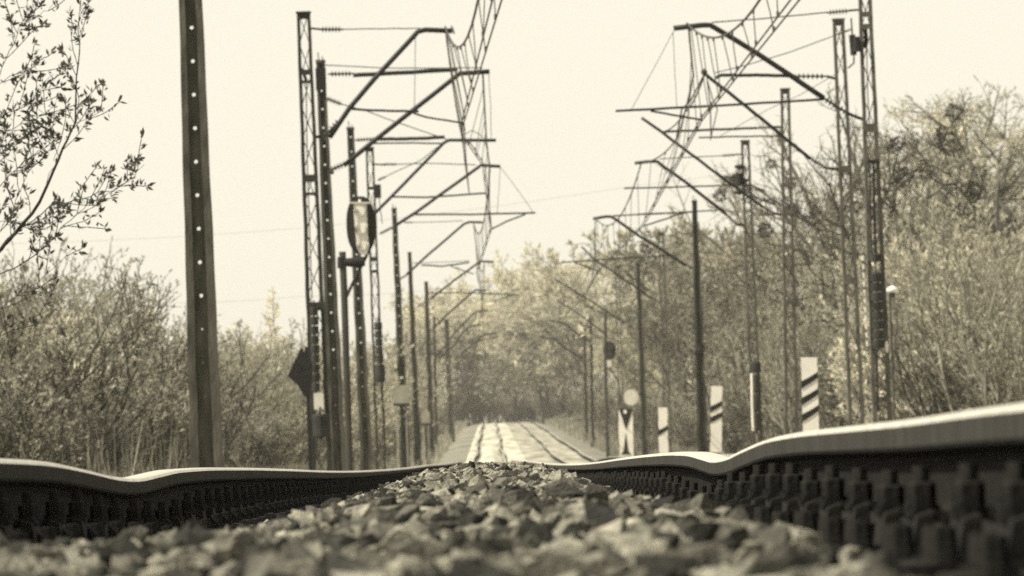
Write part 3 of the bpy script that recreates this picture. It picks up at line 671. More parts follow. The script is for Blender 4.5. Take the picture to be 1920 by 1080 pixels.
for (u, v, rr) in ((675,396,11), (676,430,11), (679,462,9)):
    k = MB(); a = q(u, v, -.2); k.tube([a, a + Vector((0,-.015,0)), a + Vector((0,-.02,0))], [rr/sc, rr/sc, rr*.9/sc], 20); k.build('lamp_door', M['white'], sig, smooth=False)
    k = MB(); a = q(u - 9, v + 2, -.21); k.box(a, a + Vector((.06,-.05,.03))); k.build('door_latch', M['grey'], sig)
k = MB(); k.bar(q(655,381,-.22), q(695,381,-.22), 3/sc, .03); k.build('top_rail', M['pale'], sig)
k = MB(); k.tube([q(675,374,-.1), q(675,380,-.1)], 2.5/sc, 8); k.build('lifting_ring', M['pale'], sig)
for u0, u1 in ((661,666),(689,691)):
    k = MB(); k.bar(q(u0,383,-.24), q(u1,440,-.24), 2/sc, .03); k.bar(q(u1,440,-.24), q(u1 + 3,470,-.24), 2/sc, .03); k.build('side_rail', M['tube'], sig)
k = MB(); k.tube([q(645,492), q(660,492), q(684,490)], [7/sc, 9/sc, 9/sc], 14); k.tube([q(640,482), q(640,503)], 7.5/sc, 10); k.build('bracket', M['black'], sig)
k = MB(); k.tube(wob([q(694,440,-.03), q(694,462,-.03), q(686,482,-.03), q(677,500,-.03), q(662,530,-.03), q(648,560,-.03), q(645,575,-.03)], .3/sc, 9, 24), 3/sc, 8); k.build('conduit', M['black'], sig, smooth=True)

# diamond board
Yd = 108.0; sc = FPX / Yd
q = lambda u, v, dy=0: px(u, v, Yd) + Vector((0, dy, 0)); b0 = q(583, 868); b0.z = float(ground_z(b0.x, Yd))
dm = thing('diamond_board', 'black diamond shaped board seen from behind, left of the lattice mast', 'sign', b0)
k = MB(); k.prism([(px(u, v, Yd).x, px(u, v, Yd).z) for u, v in ((565,650),(586,684),(586,716),(572,746),(558,722),(539,705))], Yd - .012, Yd + .012); k.build('board', M['black'], dm)
k = MB(); k.tube(wob([b0 - Vector((0,0,.2)), q(578,780,.05), q(574,650,.05)], .5/sc, 4), 3/sc, 8); k.build('post', M['tube'], dm)

# striped approach boards
def stripe_board(Y, u0, u1, v0, v1, stripes, label, lean):
    s = FPX / Y; c = (u0 + u1) / 2; b = px(c + lean, v1 + 20, Y); g = float(ground_z(b.x, Y)); b.z = g
    t = thing('distance_board', label, 'sign', b, 'striped distance boards beside the second track')
    P_ = lambda u, v: (px(u, v, Y).x, px(u, v, Y).z)
    N = 10; L = []; Rr = []
    for i in range(N + 1):
        f = i / N; v = v0 + (v1 - v0) * f; o = lean * f + (.5 * math.sin(f * 19 + Y) if 0 < i < N else 0)
        L.append(P_(u0 + o, v)); Rr.append(P_(u1 + o + .4 * math.sin(f * 23 + Y), v))
    MB().prism(L[::1] + Rr[::-1], Y - .015, Y + .015).build('board', M['white'], t)
    for va, th, slope in stripes:
        f = (va - v0) / (v1 - v0); o = lean * f; e = .6
        MB().prism([P_(u0 + o - e, va + slope), P_(u0 + o - e, va + slope + th), P_((u0+u1)/2 + o, va + slope*.45 + th), P_(u1 + o + e, va + th*.8), P_(u1 + o + e, va), P_((u0+u1)/2 + o, va + slope*.55)], Y - .028, Y - .018).build('stripe', M['black'], t)
    for u in (u0 + lean + 6, u1 + lean - 6):
        p_ = px(u, v1 - 10, Y); MB().tube([(p_.x, Y + .05, g - .2), (p_.x, Y + .05, p_.z + .5)], .03, 8).build('post', M['grey'], t)
stripe_board(116, 1502, 1532, 670, 812, ((697,14,18),(728,14,18),(759,14,18)), 'white distance board with three black diagonal stripes', 4)
stripe_board(170, 1333, 1354, 724, 848, ((751,11,11),(772,11,10)), 'white distance board with two black diagonal stripes', -1)
stripe_board(218, 1234, 1251, 764, 850, ((797,10,10),), 'white distance board with one black diagonal stripe', 2)
# board with two triangles
Yw = 262.0
P_ = lambda u, v: (px(u, v, Yw).x, px(u, v, Yw).z); b0 = px(1173, 852, Yw); b0.z = float(ground_z(b0.x, Yw))
wb = thing('triangle_board', 'small white board with two black triangles meeting, left of the one stripe board', 'sign', b0)
MB().prism([P_(1160,768), P_(1186,767), P_(1187,800), P_(1188,856), P_(1162,856), P_(1160,800)], Yw - .015, Yw + .015).build('board', M['white'], wb)
MB().prism([P_(1160,766), P_(1187,766), P_(1174,806)], Yw - .03, Yw - .02).build('triangle', M['black'], wb)
MB().prism([P_(1173,812), P_(1178,846), P_(1184,852), P_(1164,852), P_(1169,846)], Yw - .03, Yw - .02).build('triangle', M['black'], wb)
MB().tube([(b0.x, Yw + .05, b0.z - .2), (b0.x, Yw + .05, b0.z + 1.6)], .03, 8).build('post', M['grey'], wb)
k = MB(); c = px(1172, 772, Yw); k.prism(ellipse(c.x, c.z, .07, .09, 16, 2), Yw - .042, Yw - .033); k.build('pale_dot', M['white'], wb)
# pale round sign
c = px(1183, 745, 275); rs = thing('round_sign', 'pale round disc sign standing above the two triangle board', 'sign', (c.x, 275, float(ground_z(c.x, 275))))
MB().prism(ellipse(c.x, c.z, .33, .36, 24, 2.1), 274.985, 275.015).build('disc', M['pale'], rs)
MB().tube([(c.x, 275.06, rs.location.z - .2), (c.x, 275.06, c.z)], .028, 8).build('post', M['barkl'], rs)
# right round signal
Yr = 320.0; sc = FPX / Yr; q = lambda u, v, dy=0: px(u, v, Yr) + Vector((0, dy, 0)); b0 = q(1139, 850); b0.z = float(ground_z(b0.x, Yr))
sg = thing('railway_signal', 'small black round signal head on a thin post at the far right bend', 'signal', b0)
MB().tube(wob([b0 - Vector((0,0,.2)), q(1136,740), q(1135,660), q(1135,585)], .5/sc, 8), [2.9/sc]*99 if False else 3/sc, 8).build('post', M['conc_dark'], sg)
c = q(1143, 657); MB().prism(ellipse(c.x, c.z, 12/sc, 17/sc, 28, 2.3), Yr - .06, Yr - .01).build('backboard', M['black'], sg)
for u, v in ((1143,650),(1143,664)):
    a = q(u, v, -.06); MB().tube([a, a + Vector((0,-.16,0))], [6/sc, 6.5/sc], 14).build('lamp_hood', M['iron'], sg)
MB().box(q(1138,688,-.1), q(1146,676,.05)).build('junction_box', M['pale'], sg)
MB().tube([q(1144,690), q(1152,704), q(1160,718), q(1162,760)], 1.3/sc, 6).build('conduit', M['tube'], sg)
# relay boxes on posts, left
def relay(Y, u, v0, v1, w, foot, label):
    s = FPX / Y; b = px(u + 1, foot, Y); b.z = float(ground_z(b.x, Y))
    t = thing('relay_box', label, 'relay box', b, 'relay boxes along the left masts')
    a, e = px(u - w/2, v1, Y), px(u + w/2, v0, Y); mb = MB()
    n = [(a.x, a.z), (e.x, a.z), (e.x, e.z - .08), (e.x - .1, e.z), (a.x + .1, e.z), (a.x, e.z - .08)]
    mb.prism(n, Y - .2, Y + .15); mb.build('cabinet', M['pale'] if False else M['grey'], t)
    MB().box((a.x - .03, Y - .23, a.z - .08), (e.x + .03, Y + .18, a.z)).build('base_rim', M['tube'], t)
    for d in (-.3, .0, .3):
        x = (a.x + e.x) / 2 + d * (e.x - a.x); MB().tube([(x, Y, b.z - .1), (x, Y, a.z - .08)], .05 if d == 0 else .025, 6).build('leg', M['tube'] if d == 0 else M['grey'], t)
relay(214, 752, 722, 757, 27, 850, 'pale rounded relay box on legs below the spiky collared mast')
relay(300, 798, 770, 794, 15, 850, 'small pale relay box between the two thin far left masts')
# lamp by the right mast
Yl = 112.0; q = lambda u, v, dy=0: px(u, v, Yl) + Vector((0, dy, 0)); b0 = q(1676, 770); b0.z = float(ground_z(b0.x, Yl))
lp = thing('yard_lamp', 'slim yard lamp with a small white dome shade beside the nearest right lattice mast', 'lamp', b0)
MB().tube([b0 - Vector((0,0,.2)), q(1672,650), q(1668,550)], .022, 8).build('post', M['bark'], lp)
MB().tube([q(1663,545), q(1667,544), q(1673,543), q(1680,545), q(1684,549)], [.02, .055, .075, .06, .02], 12).build('lamp_shade', M['white'], lp, smooth=True)
MB().tube([q(1674,549), q(1674,558)], [.05, .03], 10).build('lamp_body', M['iron'], lp)

# ------------------------------------------------------------------ vegetation
def segs_mesh(segs, n):
    "segs (m,8): p0 p1 r0 r1 -> tubes with n sides"
    s = np.asarray(segs, float); p0, p1 = s[:, :3], s[:, 3:6]; t = p1 - p0; t /= np.linalg.norm(t, axis=1, keepdims=True) + 1e-9
    ref = np.where(np.abs(t[:, 2:3]) < .9, np.array([[0, 0, 1.]]), np.array([[1., 0, 0]]))
    a = np.cross(t, ref); a /= np.linalg.norm(a, axis=1, keepdims=True); b = np.cross(t, a)
    g = np.arange(n) * 2 * np.pi / n; ring = a[:, None] * np.cos(g)[None, :, None] + b[:, None] * np.sin(g)[None, :, None]
    V = np.concatenate([p0[:, None] + ring * s[:, 6, None, None], p1[:, None] + ring * s[:, 7, None, None]], 1).reshape(-1, 3)
    j = np.arange(n); k = (j + 1) % n; F = np.stack([j, k, k + n, j + n], 1)
    return V, (F[None] + (np.arange(len(s)) * 2 * n)[:, None, None]).reshape(-1, 4)
def leaf_mesh(P, D, size, r, sig=.38):
    "a bent leaf quad at each point, pointing roughly along D"
    n = len(P); d = D + r.normal(0, .45, (n, 3)) + np.array([0, 0, .25]); d /= np.linalg.norm(d, axis=1, keepdims=True)
    w = np.cross(d, r.normal(0, 1, (n, 3))); w /= np.linalg.norm(w, axis=1, keepdims=True) + 1e-9
    L = size * np.clip(r.lognormal(0, sig, n), .3, 2.6)[:, None]; W_ = L * .17
    V = np.stack([P, P + d * L * .5 + w * W_, P + d * L, P + d * L * .5 - w * W_], 1).reshape(-1, 3)
    return V, np.arange(4 * n).reshape(-1, 4)
def grow(r, p, d, L, rad, lev, spec, segs, tips):
    lv = min(lev, len(spec['n']) - 1); n = spec['n'][min(lev, len(spec['n']) - 1)]; nseg = max(2, int(4 - lev * .5)); pts = [p]; dirs = []
    dd = d.copy()
    for i in range(nseg):
        dd = dd + r.normal(0, spec['bend'], 3) + np.array([0, 0, spec['up'][lv]]); dd /= np.linalg.norm(dd)
        q = pts[-1] + dd * L / nseg; pts.append(q); dirs.append(dd)
        r0, r1 = rad * (1 - .6 * i / nseg), rad * (1 - .6 * (i + 1) / nseg)
        segs.append([*pts[-2], *q, r0, r1])
    if lev >= spec['levels']:
        tips.append((pts, dirs)); return
    for c in range(n):
        f = spec['start'][lev] + (1 - spec['start'][lev]) * (c + r.uniform(0, 1)) / n; x = f * nseg; i = min(nseg - 1, int(x)); b = pts[i] + (pts[i+1] - pts[i]) * (x - i)
        ax = r.normal(0, 1, 3); side = np.cross(dirs[i], ax); side /= np.linalg.norm(side) + 1e-9
        an = spec['ang'][lev] * r.uniform(.7, 1.3); nd = dirs[i] * math.cos(an) + side * math.sin(an)
        grow(r, b, nd, L * spec['len'][lev] * r.uniform(.65, 1.2) * (1.15 - .5 * f), rad * spec['rad'], lev + 1, spec, segs, tips)
def plant_meshes(name, seed, spec, leafmat, barkmat, nleaf, lsize):
    r = np.random.default_rng(seed); segs = []; tips = []
    for st_ in range(spec['stems']):
        a = r.uniform(0, 6.28); o = spec['base'] * math.sqrt(r.uniform(0, 1)); d = np.array([math.cos(a) * spec['lean'] * r.uniform(0, 1), math.sin(a) * spec['lean'] * r.uniform(0, 1), 1.]); d /= np.linalg.norm(d)
        grow(r, np.array([math.cos(a) * o, math.sin(a) * o, -.15]), d, spec['L'] * r.uniform(.6, 1.1) if spec['stems'] > 1 else spec['L'], spec['r'], 0, spec, segs, tips)
    segs = np.array(segs); thick = segs[:, 6] > spec['r'] * .28
    V1, F1 = segs_mesh(segs[thick], 6); V2, F2 = segs_mesh(segs[~thick], 3)
    zt = np.percentile(np.concatenate([V1[:, 2], V2[:, 2]]), 99.3)
    trunk = np_mesh('trunk', V1, F1, barkmat, smooth=True)
    P = []; D = []; per = max(1, nleaf // max(1, len(tips)))
    for pts, dirs in tips:
        for c in range(per + (r.uniform() < (nleaf / len(tips) - per))):
            x = r.uniform(.15, 1) * len(dirs); i = min(len(dirs) - 1, int(x)); P.append(pts[i] + (pts[i+1] - pts[i]) * (x - i)); D.append(dirs[i])
    P, D = np.array(P), np.array(D); V3, F3 = leaf_mesh(P, D, lsize, r)
    crown = np_mesh('crown', np.concatenate([V2, V3]), np.concatenate([np.concatenate([F2, F2[:0]]), F3 + len(V2)]), [barkmat, leafmat], np.concatenate([np.zeros(len(F2)), np.ones(len(F3))]).astype(int))
    tp = [t[0][-1] for t in tips]
    return trunk, crown, zt, tp
TREE = dict(stems=1, base=0, lean=.1, L=7.0, r=.17, levels=4, n=[9,5,5,4], start=[.25,.25,.2,.15], ang=[.75,.7,.75,.8], len=[.62,.58,.55,.5], rad=.45, bend=.10, up=[.06,.06,.03,.02])
SHRUB = dict(stems=14, base=.3, lean=.42, L=2.4, r=.030, levels=3, n=[6,4,3], start=[.2,.15,.15], ang=[.42,.5,.6], len=[.55,.55,.5], rad=.5, bend=.12, up=[.12,.12,.07])
SAPL = dict(stems=5, base=.3, lean=.3, L=3.6, r=.034, levels=3, n=[8,4,3], start=[.25,.2,.2], ang=[.5,.55,.6], len=[.40,.5,.5], rad=.45, bend=.07, up=[.10,.10,.05])
KIN = {}
def kind(key, n, spec, leafm, barkm, nleaf, lsize, seed0):
    KIN[key] = [plant_meshes(key, seed0 + i, spec, M[leafm], M[barkm], nleaf, lsize) for i in range(n)]
kind('tree', 4, TREE, 'leaf', 'bark', 21000, .064, 100)
kind('pale', 3, TREE, 'leafl', 'barkl', 14000, .058, 200)
kind('bare', 3, TREE, 'leafl', 'bark', 3800, .055, 300)
kind('thin', 2, TREE, 'leafl', 'barkl', 1800, .05, 350)
kind('far', 3, TREE, 'leaf', 'bark', 6000, .20, 150)
kind('farpale', 3, TREE, 'leafl', 'barkl', 5200, .20, 170)
kind('dark', 2, TREE, 'leafd', 'bark', 20000, .085, 400)
kind('shrub', 4, SHRUB, 'leaf', 'bark', 9500, .046, 500)
kind('shrubl', 3, SHRUB, 'leafl', 'barkl', 9500, .046, 600)
kind('sapl', 4, SAPL, 'leaf', 'barkl', 5200, .044, 700)
vr = random.Random(11)
def plant(key, x, y, h, label, cat, group, name, squash=1.0, sink=0.0):
    tr, cw, zt, tp = vr.choice(KIN[key]); z = float(ground_z(x, y)) - sink
    o = thing(name, label, cat, (x, y, z), group); sc_ = h / zt
    o.scale = (sc_ * squash, sc_ * squash, sc_); o.rotation_euler = (0, 0, vr.uniform(0, 6.28))
    child('trunk', tr, o); child('crown', cw, o)
    return o, tp, sc_
def at_top(key, u, v, Y, label, cat, group, name, squash=1.0):
    "a plant whose tip shows at photo pixel u, v"
    X = (u - VU) / FPX; lim = -5.6 if X < 0 else 9.4     # keep clear of the masts
    if 0 < Y < 745: Y = max(Y, min(740, lim / X * vr.uniform(1, 1.25))) if abs(X) > 1e-4 else Y
    t = px(u, v, Y); g = float(ground_z(t.x, Y)); return plant(key, t.x, Y, max(.8, t.z - g), label, cat, group, name, squash)
def row(key, n, u0, u1, top, Y0, Y1, label, cat, group, name, jit=25, squash=1.0):
    for i in range(n):
        f = (i + vr.uniform(.15, .85)) / n; u = u0 + (u1 - u0) * f; v = np.interp(f, np.linspace(0, 1, len(top)), top) + vr.uniform(-jit * .3, jit)
        at_top(key, u, v, vr.uniform(Y0, Y1), label, cat, group, name, squash)

# left side scrub, near to far
row('sapl', 9, -90, 350, (500, 470, 500, 600), 92, 125, 'tall thin stemmed bush in the left thicket, behind the holed mast', 'bush', 'left thicket bushes', 'tall_bush', 40)
row('shrub', 16, -90, 360, (520, 500, 540, 640), 78, 120, 'leafy bush in the left thicket, behind the left rail', 'bush', 'left thicket leafy bushes', 'leafy_bush', 60, 1.15)
row('shrub', 10, -60, 340, (660, 640, 660, 700), 80, 100, 'many stemmed bush along the front of the left thicket', 'bush', 'front bushes of the left thicket', 'leafy_bush', 60, 1.2)
row('shrub', 14, -80, 400, (640, 640, 660, 720), 74, 90, 'low bush at the foot of the left thicket, above the left rail', 'bush', 'left low bushes', 'low_bush', 50, 1.2)
row('shrubl', 9, 380, 600, (640, 620, 610, 640), 150, 210, 'pale bush in the gap between the holed mast and the lattice mast', 'bush', 'pale bushes in the left gap', 'pale_bush', 40, 1.1)
row('sapl', 6, 380, 600, (630, 640, 630), 130, 170, 'pale sapling in the gap right of the holed mast', 'sapling', 'saplings in the left gap', 'sapling', 40)
row('shrub', 9, 400, 640, (740, 720, 740), 110, 150, 'low bush between the holed mast and the signal post', 'bush', 'low bushes in the left gap', 'low_bush', 40, 1.3)
row('shrubl', 8, 590, 790, (650, 640, 650), 240, 330, 'pale bush seen between the left row of masts', 'bush', 'pale bushes between the masts', 'pale_bush', 40, 1.2)
row('shrub', 9, 620, 860, (740, 720, 730), 200, 330, 'bush seen between the left row of masts, low down', 'bush', 'bushes between the masts', 'low_bush', 40, 1.2)
row('far', 7, 690, 880, (640, 600, 620), 420, 620, 'far tree on the left behind the masts', 'tree', 'far trees on the left', 'far_tree', 30, 1.1)
# far middle
row('farpale', 7, 800, 970, (560, 545, 590), 760, 900, 'far tree closing the view left of the pale track', 'tree', 'far trees behind the rise', 'far_tree', 25, 1.1)
row('farpale', 9, 900, 1160, (540, 490, 470, 480), 800, 960, 'far pale tree on the skyline above the track end', 'tree', 'pale skyline trees', 'skyline_tree', 25, 1.1)
row('dark', 9, 895, 1060, (690, 640, 650), 745, 790, 'dark tree standing where the far track ends', 'tree', 'dark trees at the track end', 'dark_tree', 30, 1.2)
row('shrub', 12, 930, 1060, (735, 725, 735), 748, 775, 'dark bush at the foot of the trees where the far track ends', 'bush', 'bushes at the track end', 'low_bush', 14, 1.5)
row('shrub', 6, 850, 920, (720, 690, 730), 480, 700, 'small bush left of the far pale track', 'bush', 'bushes by the far track', 'small_bush', 30, 1.2)
row('far', 7, 1000, 1130, (590, 570, 560), 560, 720, 'mid distance tree right of the far track', 'tree', 'middle trees right of the far track', 'far_tree', 30, 1.1)
row('shrub', 8, 1040, 1150, (740, 700, 700), 400, 560, 'bush right of the far pale track', 'bush', 'bushes right of the far track', 'small_bush', 40, 1.2)
# right hillside
row('farpale', 9, 1130, 1330, (600, 620, 580), 380, 480, 'pale tree on the light hillside behind the striped boards', 'tree', 'pale hillside trees', 'hillside_tree', 40)
row('far', 7, 1230, 1420, (480, 440, 400, 440), 330, 420, 'hillside tree behind the spiky collared right mast', 'tree', 'hillside trees', 'hillside_tree', 30)
row('dark', 4, 1270, 1340, (500, 470), 280, 340, 'dark dense tree beside the concrete mast on the right', 'tree', 'dark hillside trees', 'dark_tree', 40, .9)
row('tree', 8, 1400, 1680, (420, 400, 390, 360), 210, 280, 'leafy tree behind the right lattice masts', 'tree', 'trees behind the right masts', 'leafy_tree', 40, .9)
mist = []
for u, v, Y in ((1590,215,240),(1660,170,200),(1730,190,190),(1790,240,175),(1850,185,185),(1925,230,170)):
    mist.append(at_top('bare', u, v, Y, 'tall bare tree dotted with dark mistletoe balls against the right sky', 'tree', 'tall trees with mistletoe', 'tall_tree', .95))
row('pale', 9, 1640, 1960, (190, 175, 190), 240, 320, 'tall pale tree behind the mistletoe trees at the right', 'tree', 'tall pale trees at the right', 'tall_pale_tree', 30)
row('tree', 7, 1590, 1960, (440, 400, 430, 400), 150, 190, 'leafy tree in the right thicket under the mistletoe trees', 'tree', 'right thicket trees', 'leafy_tree', 50, .9)
row('shrubl', 10, 1640, 1990, (480, 420, 440, 420), 118, 150, 'pale leafy bush right of the nearest lattice mast', 'bush', 'pale bushes at the right', 'pale_bush', 60, .95)
row('shrub', 14, 1370, 1990, (640, 600, 560, 560, 580), 112, 150, 'leafy bush in the right thicket behind the right rail', 'bush', 'right thicket bushes', 'leafy_bush', 70, 1.1)
row('shrub', 12, 1280, 1680, (700, 660, 640), 175, 230, 'bush at the foot of the hillside, behind the striped boards', 'bush', 'bushes behind the striped boards', 'leafy_bush', 60, 1.1)
row('sapl', 10, 1330, 1990, (600, 560, 520, 560), 120, 190, 'thin upright sapling in the right thicket', 'sapling', 'right thicket saplings', 'sapling', 60)
row('shrub', 8, 1130, 1300, (720, 710, 700), 270, 330, 'low bush behind the two triangle board', 'bush', 'low bushes on the right', 'low_bush', 30, 1.3)
for i in range(26):
    yy = 300 + 430 * (i + vr.random()) / 26
    plant('shrub', -vr.uniform(4.2, 6.0), yy, vr.uniform(.7, 1.7), 'low bush along the left edge of the far pale track', 'bush', 'low bushes left of the far track', 'low_bush', 1.3)
    plant('shrub', vr.uniform(7.6, 9.5), yy, vr.uniform(.7, 1.7), 'low bush along the right edge of the far pale track', 'bush', 'low bushes right of the far track', 'low_bush', 1.3)
for u, v, Y in ((1540,225,260),(1475,300,280)):
    mist.append(at_top('thin', u, v, Y, 'thin pale bare tree with a few mistletoe balls against the open sky', 'tree', 'thin bare trees', 'thin_tree', .9))
# mistletoe balls
def ball_mesh(seed):
    r = np.random.default_rng(seed); n = 260; d = r.normal(0, 1, (n, 3)); d /= np.linalg.norm(d, axis=1, keepdims=True)
    P = d * r.uniform(.2, .9, (n, 1)) ** .6 * .8; V, F = leaf_mesh(P, d, .34, r); return np_mesh('mistletoe', V, F, M['mistle'])
BALL = [ball_mesh(i) for i in range(3)]
for o, tp, sc_ in mist:
    tops = sorted(tp, key=lambda p: -p[2])[:int(len(tp) * .8)]
    for i in range(vr.randint(5, 8)):
        p = vr.choice(tops); c = child('mistletoe', vr.choice(BALL), o, tuple(p)); k = vr.uniform(.22, .40) / sc_; c.scale = (k, k, k * .9)
# conifer left
def conifer():
    t = px(511, 538, 260); g = float(ground_z(t.x, 260)); h = t.z - g
    o = thing('conifer', 'small pointed conifer rising over the left scrub beside the lattice mast', 'tree', (t.x, 260, g))
    r = np.random.default_rng(3); segs = []; P = []; D = []
    segs.append([0, 0, -.1, 0, 0, h, .07, .01])
    for i in range(150):
        z = h * (.12 + .86 * i / 150); L = 1.05 * (1 - z / h) ** .8 + .08; a = r.uniform(0, 6.28); d = np.array([math.cos(a), math.sin(a), .12 + r.normal(0, .1)])
        p = np.array([0, 0, z]); segs.append([*p, *(p + d * L), .012, .004])
        for q_ in np.linspace(.25, 1, 22): P.append(p + d * L * q_); D.append(d + np.array([0, 0, .2]))
    V1, F1 = segs_mesh(segs, 4); V3, F3 = leaf_mesh(np.array(P), np.array(D), .11, r)
    child('trunk', np_mesh('trunk', V1, F1, M['bark']), o); child('crown', np_mesh('crown', V3, F3, M['leafl']), o)
conifer()
# ground cover: dry grass and stalks along both sides
def grass(n, x0, x1, y0, y1, hmin, hmax, name, label):
    x = rng.uniform(x0, x1, n); y = y0 + (y1 - y0) * rng.uniform(0, 1, n) ** 1.2; z = ground_z(x, y); h = rng.uniform(hmin, hmax, n)
    a = rng.uniform(0, np.pi, n); w = .012 + .00005 * y; dx = rng.normal(0, .22, n) * h; dy = rng.normal(0, .22, n) * h
    if name == 'dry_stalks': h = hmin + (hmax - hmin) * rng.uniform(0, 1, n) ** 2; w = w * .55
    V = np.stack([np.stack([x - np.cos(a)*w, y - np.sin(a)*w, z - .05], 1), np.stack([x + np.cos(a)*w, y + np.sin(a)*w, z - .05], 1), np.stack([x + dx + np.cos(a)*w*.3, y + dy, z + h], 1), np.stack([x + dx - np.cos(a)*w*.3, y + dy, z + h], 1)], 1).reshape(-1, 3)
    o = link(name, np_mesh(name, V, np.arange(4*n).reshape(-1, 4), M['grass'])); tag(o, label, 'grass', kind='stuff')
grass(60000, -16, -4.2, 75, 260, .2, .7, 'dry_grass', 'dry grass and stalks under the left thicket')
grass(4200, -11, -4.4, 76, 104, .2, 1.35, 'dry_stalks', 'tall dry stalks standing along the front of the left thicket')
grass(60000, 8.0, 22, 90, 330, .2, .8, 'dry_grass', 'dry grass and stalks under the right thicket')
grass(16000, -9, -3.0, 260, 740, .3, .9, 'dry_grass', 'dry grass left of the far track')
grass(16000, 6.6, 14, 330, 740, .3, .9, 'dry_grass', 'dry grass right of the far track')

# the budding tree whose branches enter at the upper left
YB = 38.0
bt0 = px(-260, 830, YB); bt0.z = float(ground_z(bt0.x, YB))
bt = thing('budding_tree', 'budding tree reaching dark twigs with fresh leaf tufts in from the upper left edge', 'tree', bt0)
r = np.random.default_rng(21); seg = []; LP = []; LD = []
def limb(pix, r0, r1, dy0=0, dy1=0, leaves=0.0, sub=0, seglist=None, depth=0):
    pts = [px(u, v, YB) + Vector((0, dy0 + (dy1 - dy0) * i / (len(pix) - 1), 0)) for i, (u, v) in enumerate(pix)]
    fine = []
    for i in range(len(pts) - 1):
        for j in range(4): fine.append(np.array(pts[i].lerp(pts[i+1], j / 4)) + r.normal(0, .006, 3))
    fine.append(np.array(pts[-1])); n = len(fine) - 1
    for i in range(n): seg.append([*fine[i], *fine[i+1], .45 * (r0 + (r1 - r0) * i / n), .45 * (r0 + (r1 - r0) * (i + 1) / n)])
    tot = sum(np.linalg.norm(fine[i+1] - fine[i]) for i in range(n))
    for i in range(int(tot * leaves * .42)):
        x = (r.uniform(.12, 1)) * n; k_ = min(n - 1, int(x)); p = fine[k_] + (fine[k_+1] - fine[k_]) * (x - k_); d = fine[k_+1] - fine[k_]; d = d / np.linalg.norm(d)
        sd = r.normal(0, 1, 3); sd = sd - d * sd.dot(d); sd /= np.linalg.norm(sd); tuft(p + sd * .010, d * .5 + sd)
    for i in range(sub):
        x = (.2 + .75 * (i + r.uniform(0, .9)) / sub) * n; k_ = min(n - 1, int(x)); p = fine[k_]; d = fine[k_+1] - fine[k_]; d = d / np.linalg.norm(d)
        ax = np.array([0, 1., 0]) * (1 if r.uniform() < .5 else -1) + r.normal(0, .5, 3); s_ = np.cross(d, ax); s_ /= np.linalg.norm(s_)
        nd = d * .75 + s_ * .65 + np.array([0, 0, .15]); nd /= np.linalg.norm(nd); L = r.uniform(.12, .27)
        q0 = p; m = 5
        for j in range(m):
            nd = nd + r.normal(0, .10, 3) + np.array([0, 0, .05]); nd /= np.linalg.norm(nd); q1 = q0 + nd * L / m; seg.append([*q0, *q1, .0032, .0022])
            if j > 0:
                for _ in range(1):
                    sd = r.normal(0, 1, 3); sd -= nd * sd.dot(nd); sd /= np.linalg.norm(sd); tuft(q1 + sd * .006, nd * .5 + sd)
            q0 = q1
        tuft(q0, nd); tuft(q0, nd)
def tuft(p, d):
    for _ in range(int(r.integers(2, 5))): LP.append(p + r.normal(0, .006, 3)); LD.append(d + r.normal(0, .35, 3))
LF = 26
limb([(-260,830),(-230,650),(-150,560),(0,470),(60,400),(110,300),(140,230),(146,120),(152,-10)], .045, .004, leaves=0, sub=0)
limb([(60,400),(110,300),(140,230),(145,140),(150,60),(152,-10)], .004, .003, leaves=LF, sub=11)
limb([(0,470),(40,425),(70,385)], .018, .010, leaves=8, sub=3)
limb([(20,440),(90,385),(150,368),(205,352),(240,330),(262,302)], .009, .003, .1, .5, leaves=LF, sub=10)
limb([(-40,540),(60,490),(100,455),(130,425),(180,385),(225,365)], .010, .003, -.2, -.6, leaves=LF, sub=11)
limb([(128,235),(160,222),(192,200)], .005, .003, 0, .2, leaves=40, sub=4)
limb([(100,300),(110,265),(70,200),(60,180)], .004, .003, 0, .2, leaves=30, sub=4)
limb([(-60,360),(0,240),(60,215),(85,195)], .006, .003, .3, .5, leaves=40, sub=8)
limb([(-40,260),(0,210),(50,180),(90,130)], .006, .003, .3, .5, leaves=36, sub=7)
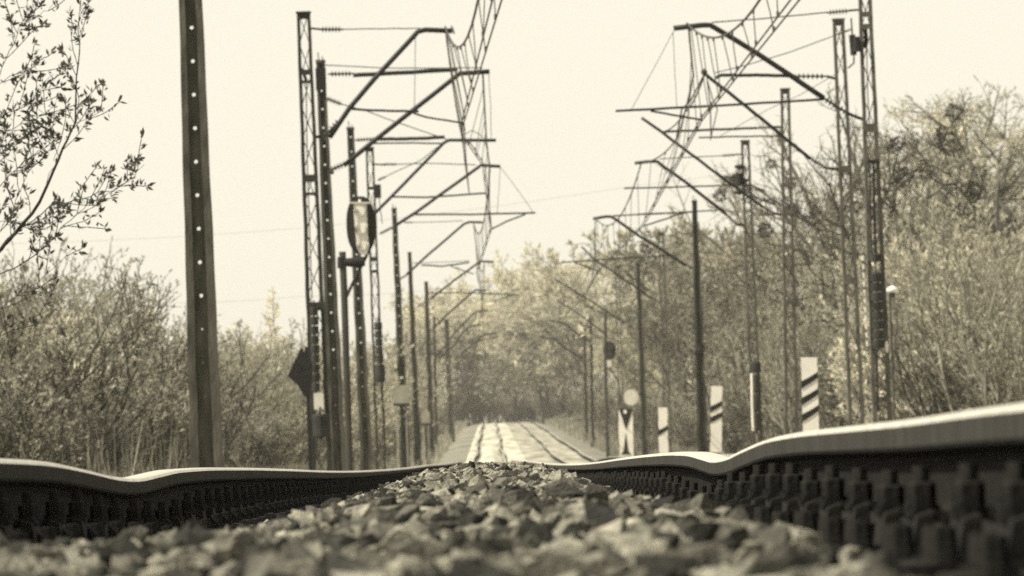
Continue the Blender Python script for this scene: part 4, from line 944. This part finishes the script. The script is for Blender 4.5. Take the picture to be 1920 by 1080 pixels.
limb([(-50,230),(0,120),(25,60),(40,20),(50,-30)], .007, .003, .2, .4, leaves=34, sub=7)
limb([(-30,180),(10,140),(50,122),(52,100)], .005, .003, .2, .4, leaves=40, sub=5)
limb([(0,30),(40,40),(70,20),(90,0)], .004, .003, .2, .4, leaves=40, sub=4)
limb([(-60,420),(0,330),(30,300),(70,270),(85,240)], .007, .003, .4, .6, leaves=34, sub=8)
limb([(-40,500),(10,440),(40,380),(60,330),(80,290)], .006, .003, -.3, -.4, leaves=30, sub=8)
limb([(-40,330),(0,280),(20,240)], .005, .003, .2, .4, leaves=34, sub=5)
limb([(-80,640),(40,560),(100,520),(150,470)], .006, .003, -.4, -.6, leaves=18, sub=6)
limb([(-60,420),(20,410),(60,430),(100,420)], .005, .003, .2, .4, leaves=26, sub=6)
limb([(-90,830),(20,790),(60,760),(100,730)], .012, .004, -1, -1.5, leaves=3, sub=3)
limb([(-60,660),(40,620),(140,570)], .006, .003, -.5, -1, leaves=8, sub=5)
seg = np.array(seg); V1, F1 = segs_mesh(seg, 5); big = None
bo = bt0
me = np_mesh('branches', V1 - np.array(bo), F1, M['bark_dark'], smooth=True); child('branches', me, bt)
V3, F3 = leaf_mesh(np.array(LP), np.array(LD), .046, r, .2); child('leaves', np_mesh('leaves', V3 - np.array(bo), F3, M['bud']), bt)

# haze: warm air along the line
HAZE = 0.0002
if HAZE:
    hz = MB().box((-460, -40, -12), (460, 1500, 70)); hm = bpy.data.materials.new('warm_haze'); hm.use_nodes = True; nt = hm.node_tree
    for n_ in list(nt.nodes):
        if n_.type == 'BSDF_PRINCIPLED': nt.nodes.remove(n_)
    pv = nt.nodes.new('ShaderNodeVolumePrincipled'); pv.inputs['Density'].default_value = HAZE; pv.inputs['Color'].default_value = (.98, .95, .84, 1); pv.inputs['Anisotropy'].default_value = .2
    nt.links.new(pv.outputs[0], nt.nodes['Material Output'].inputs['Volume'])
    ho = hz.build('haze', hm); tag(ho, 'pale warm haze filling the air along the railway', 'haze', kind='stuff')
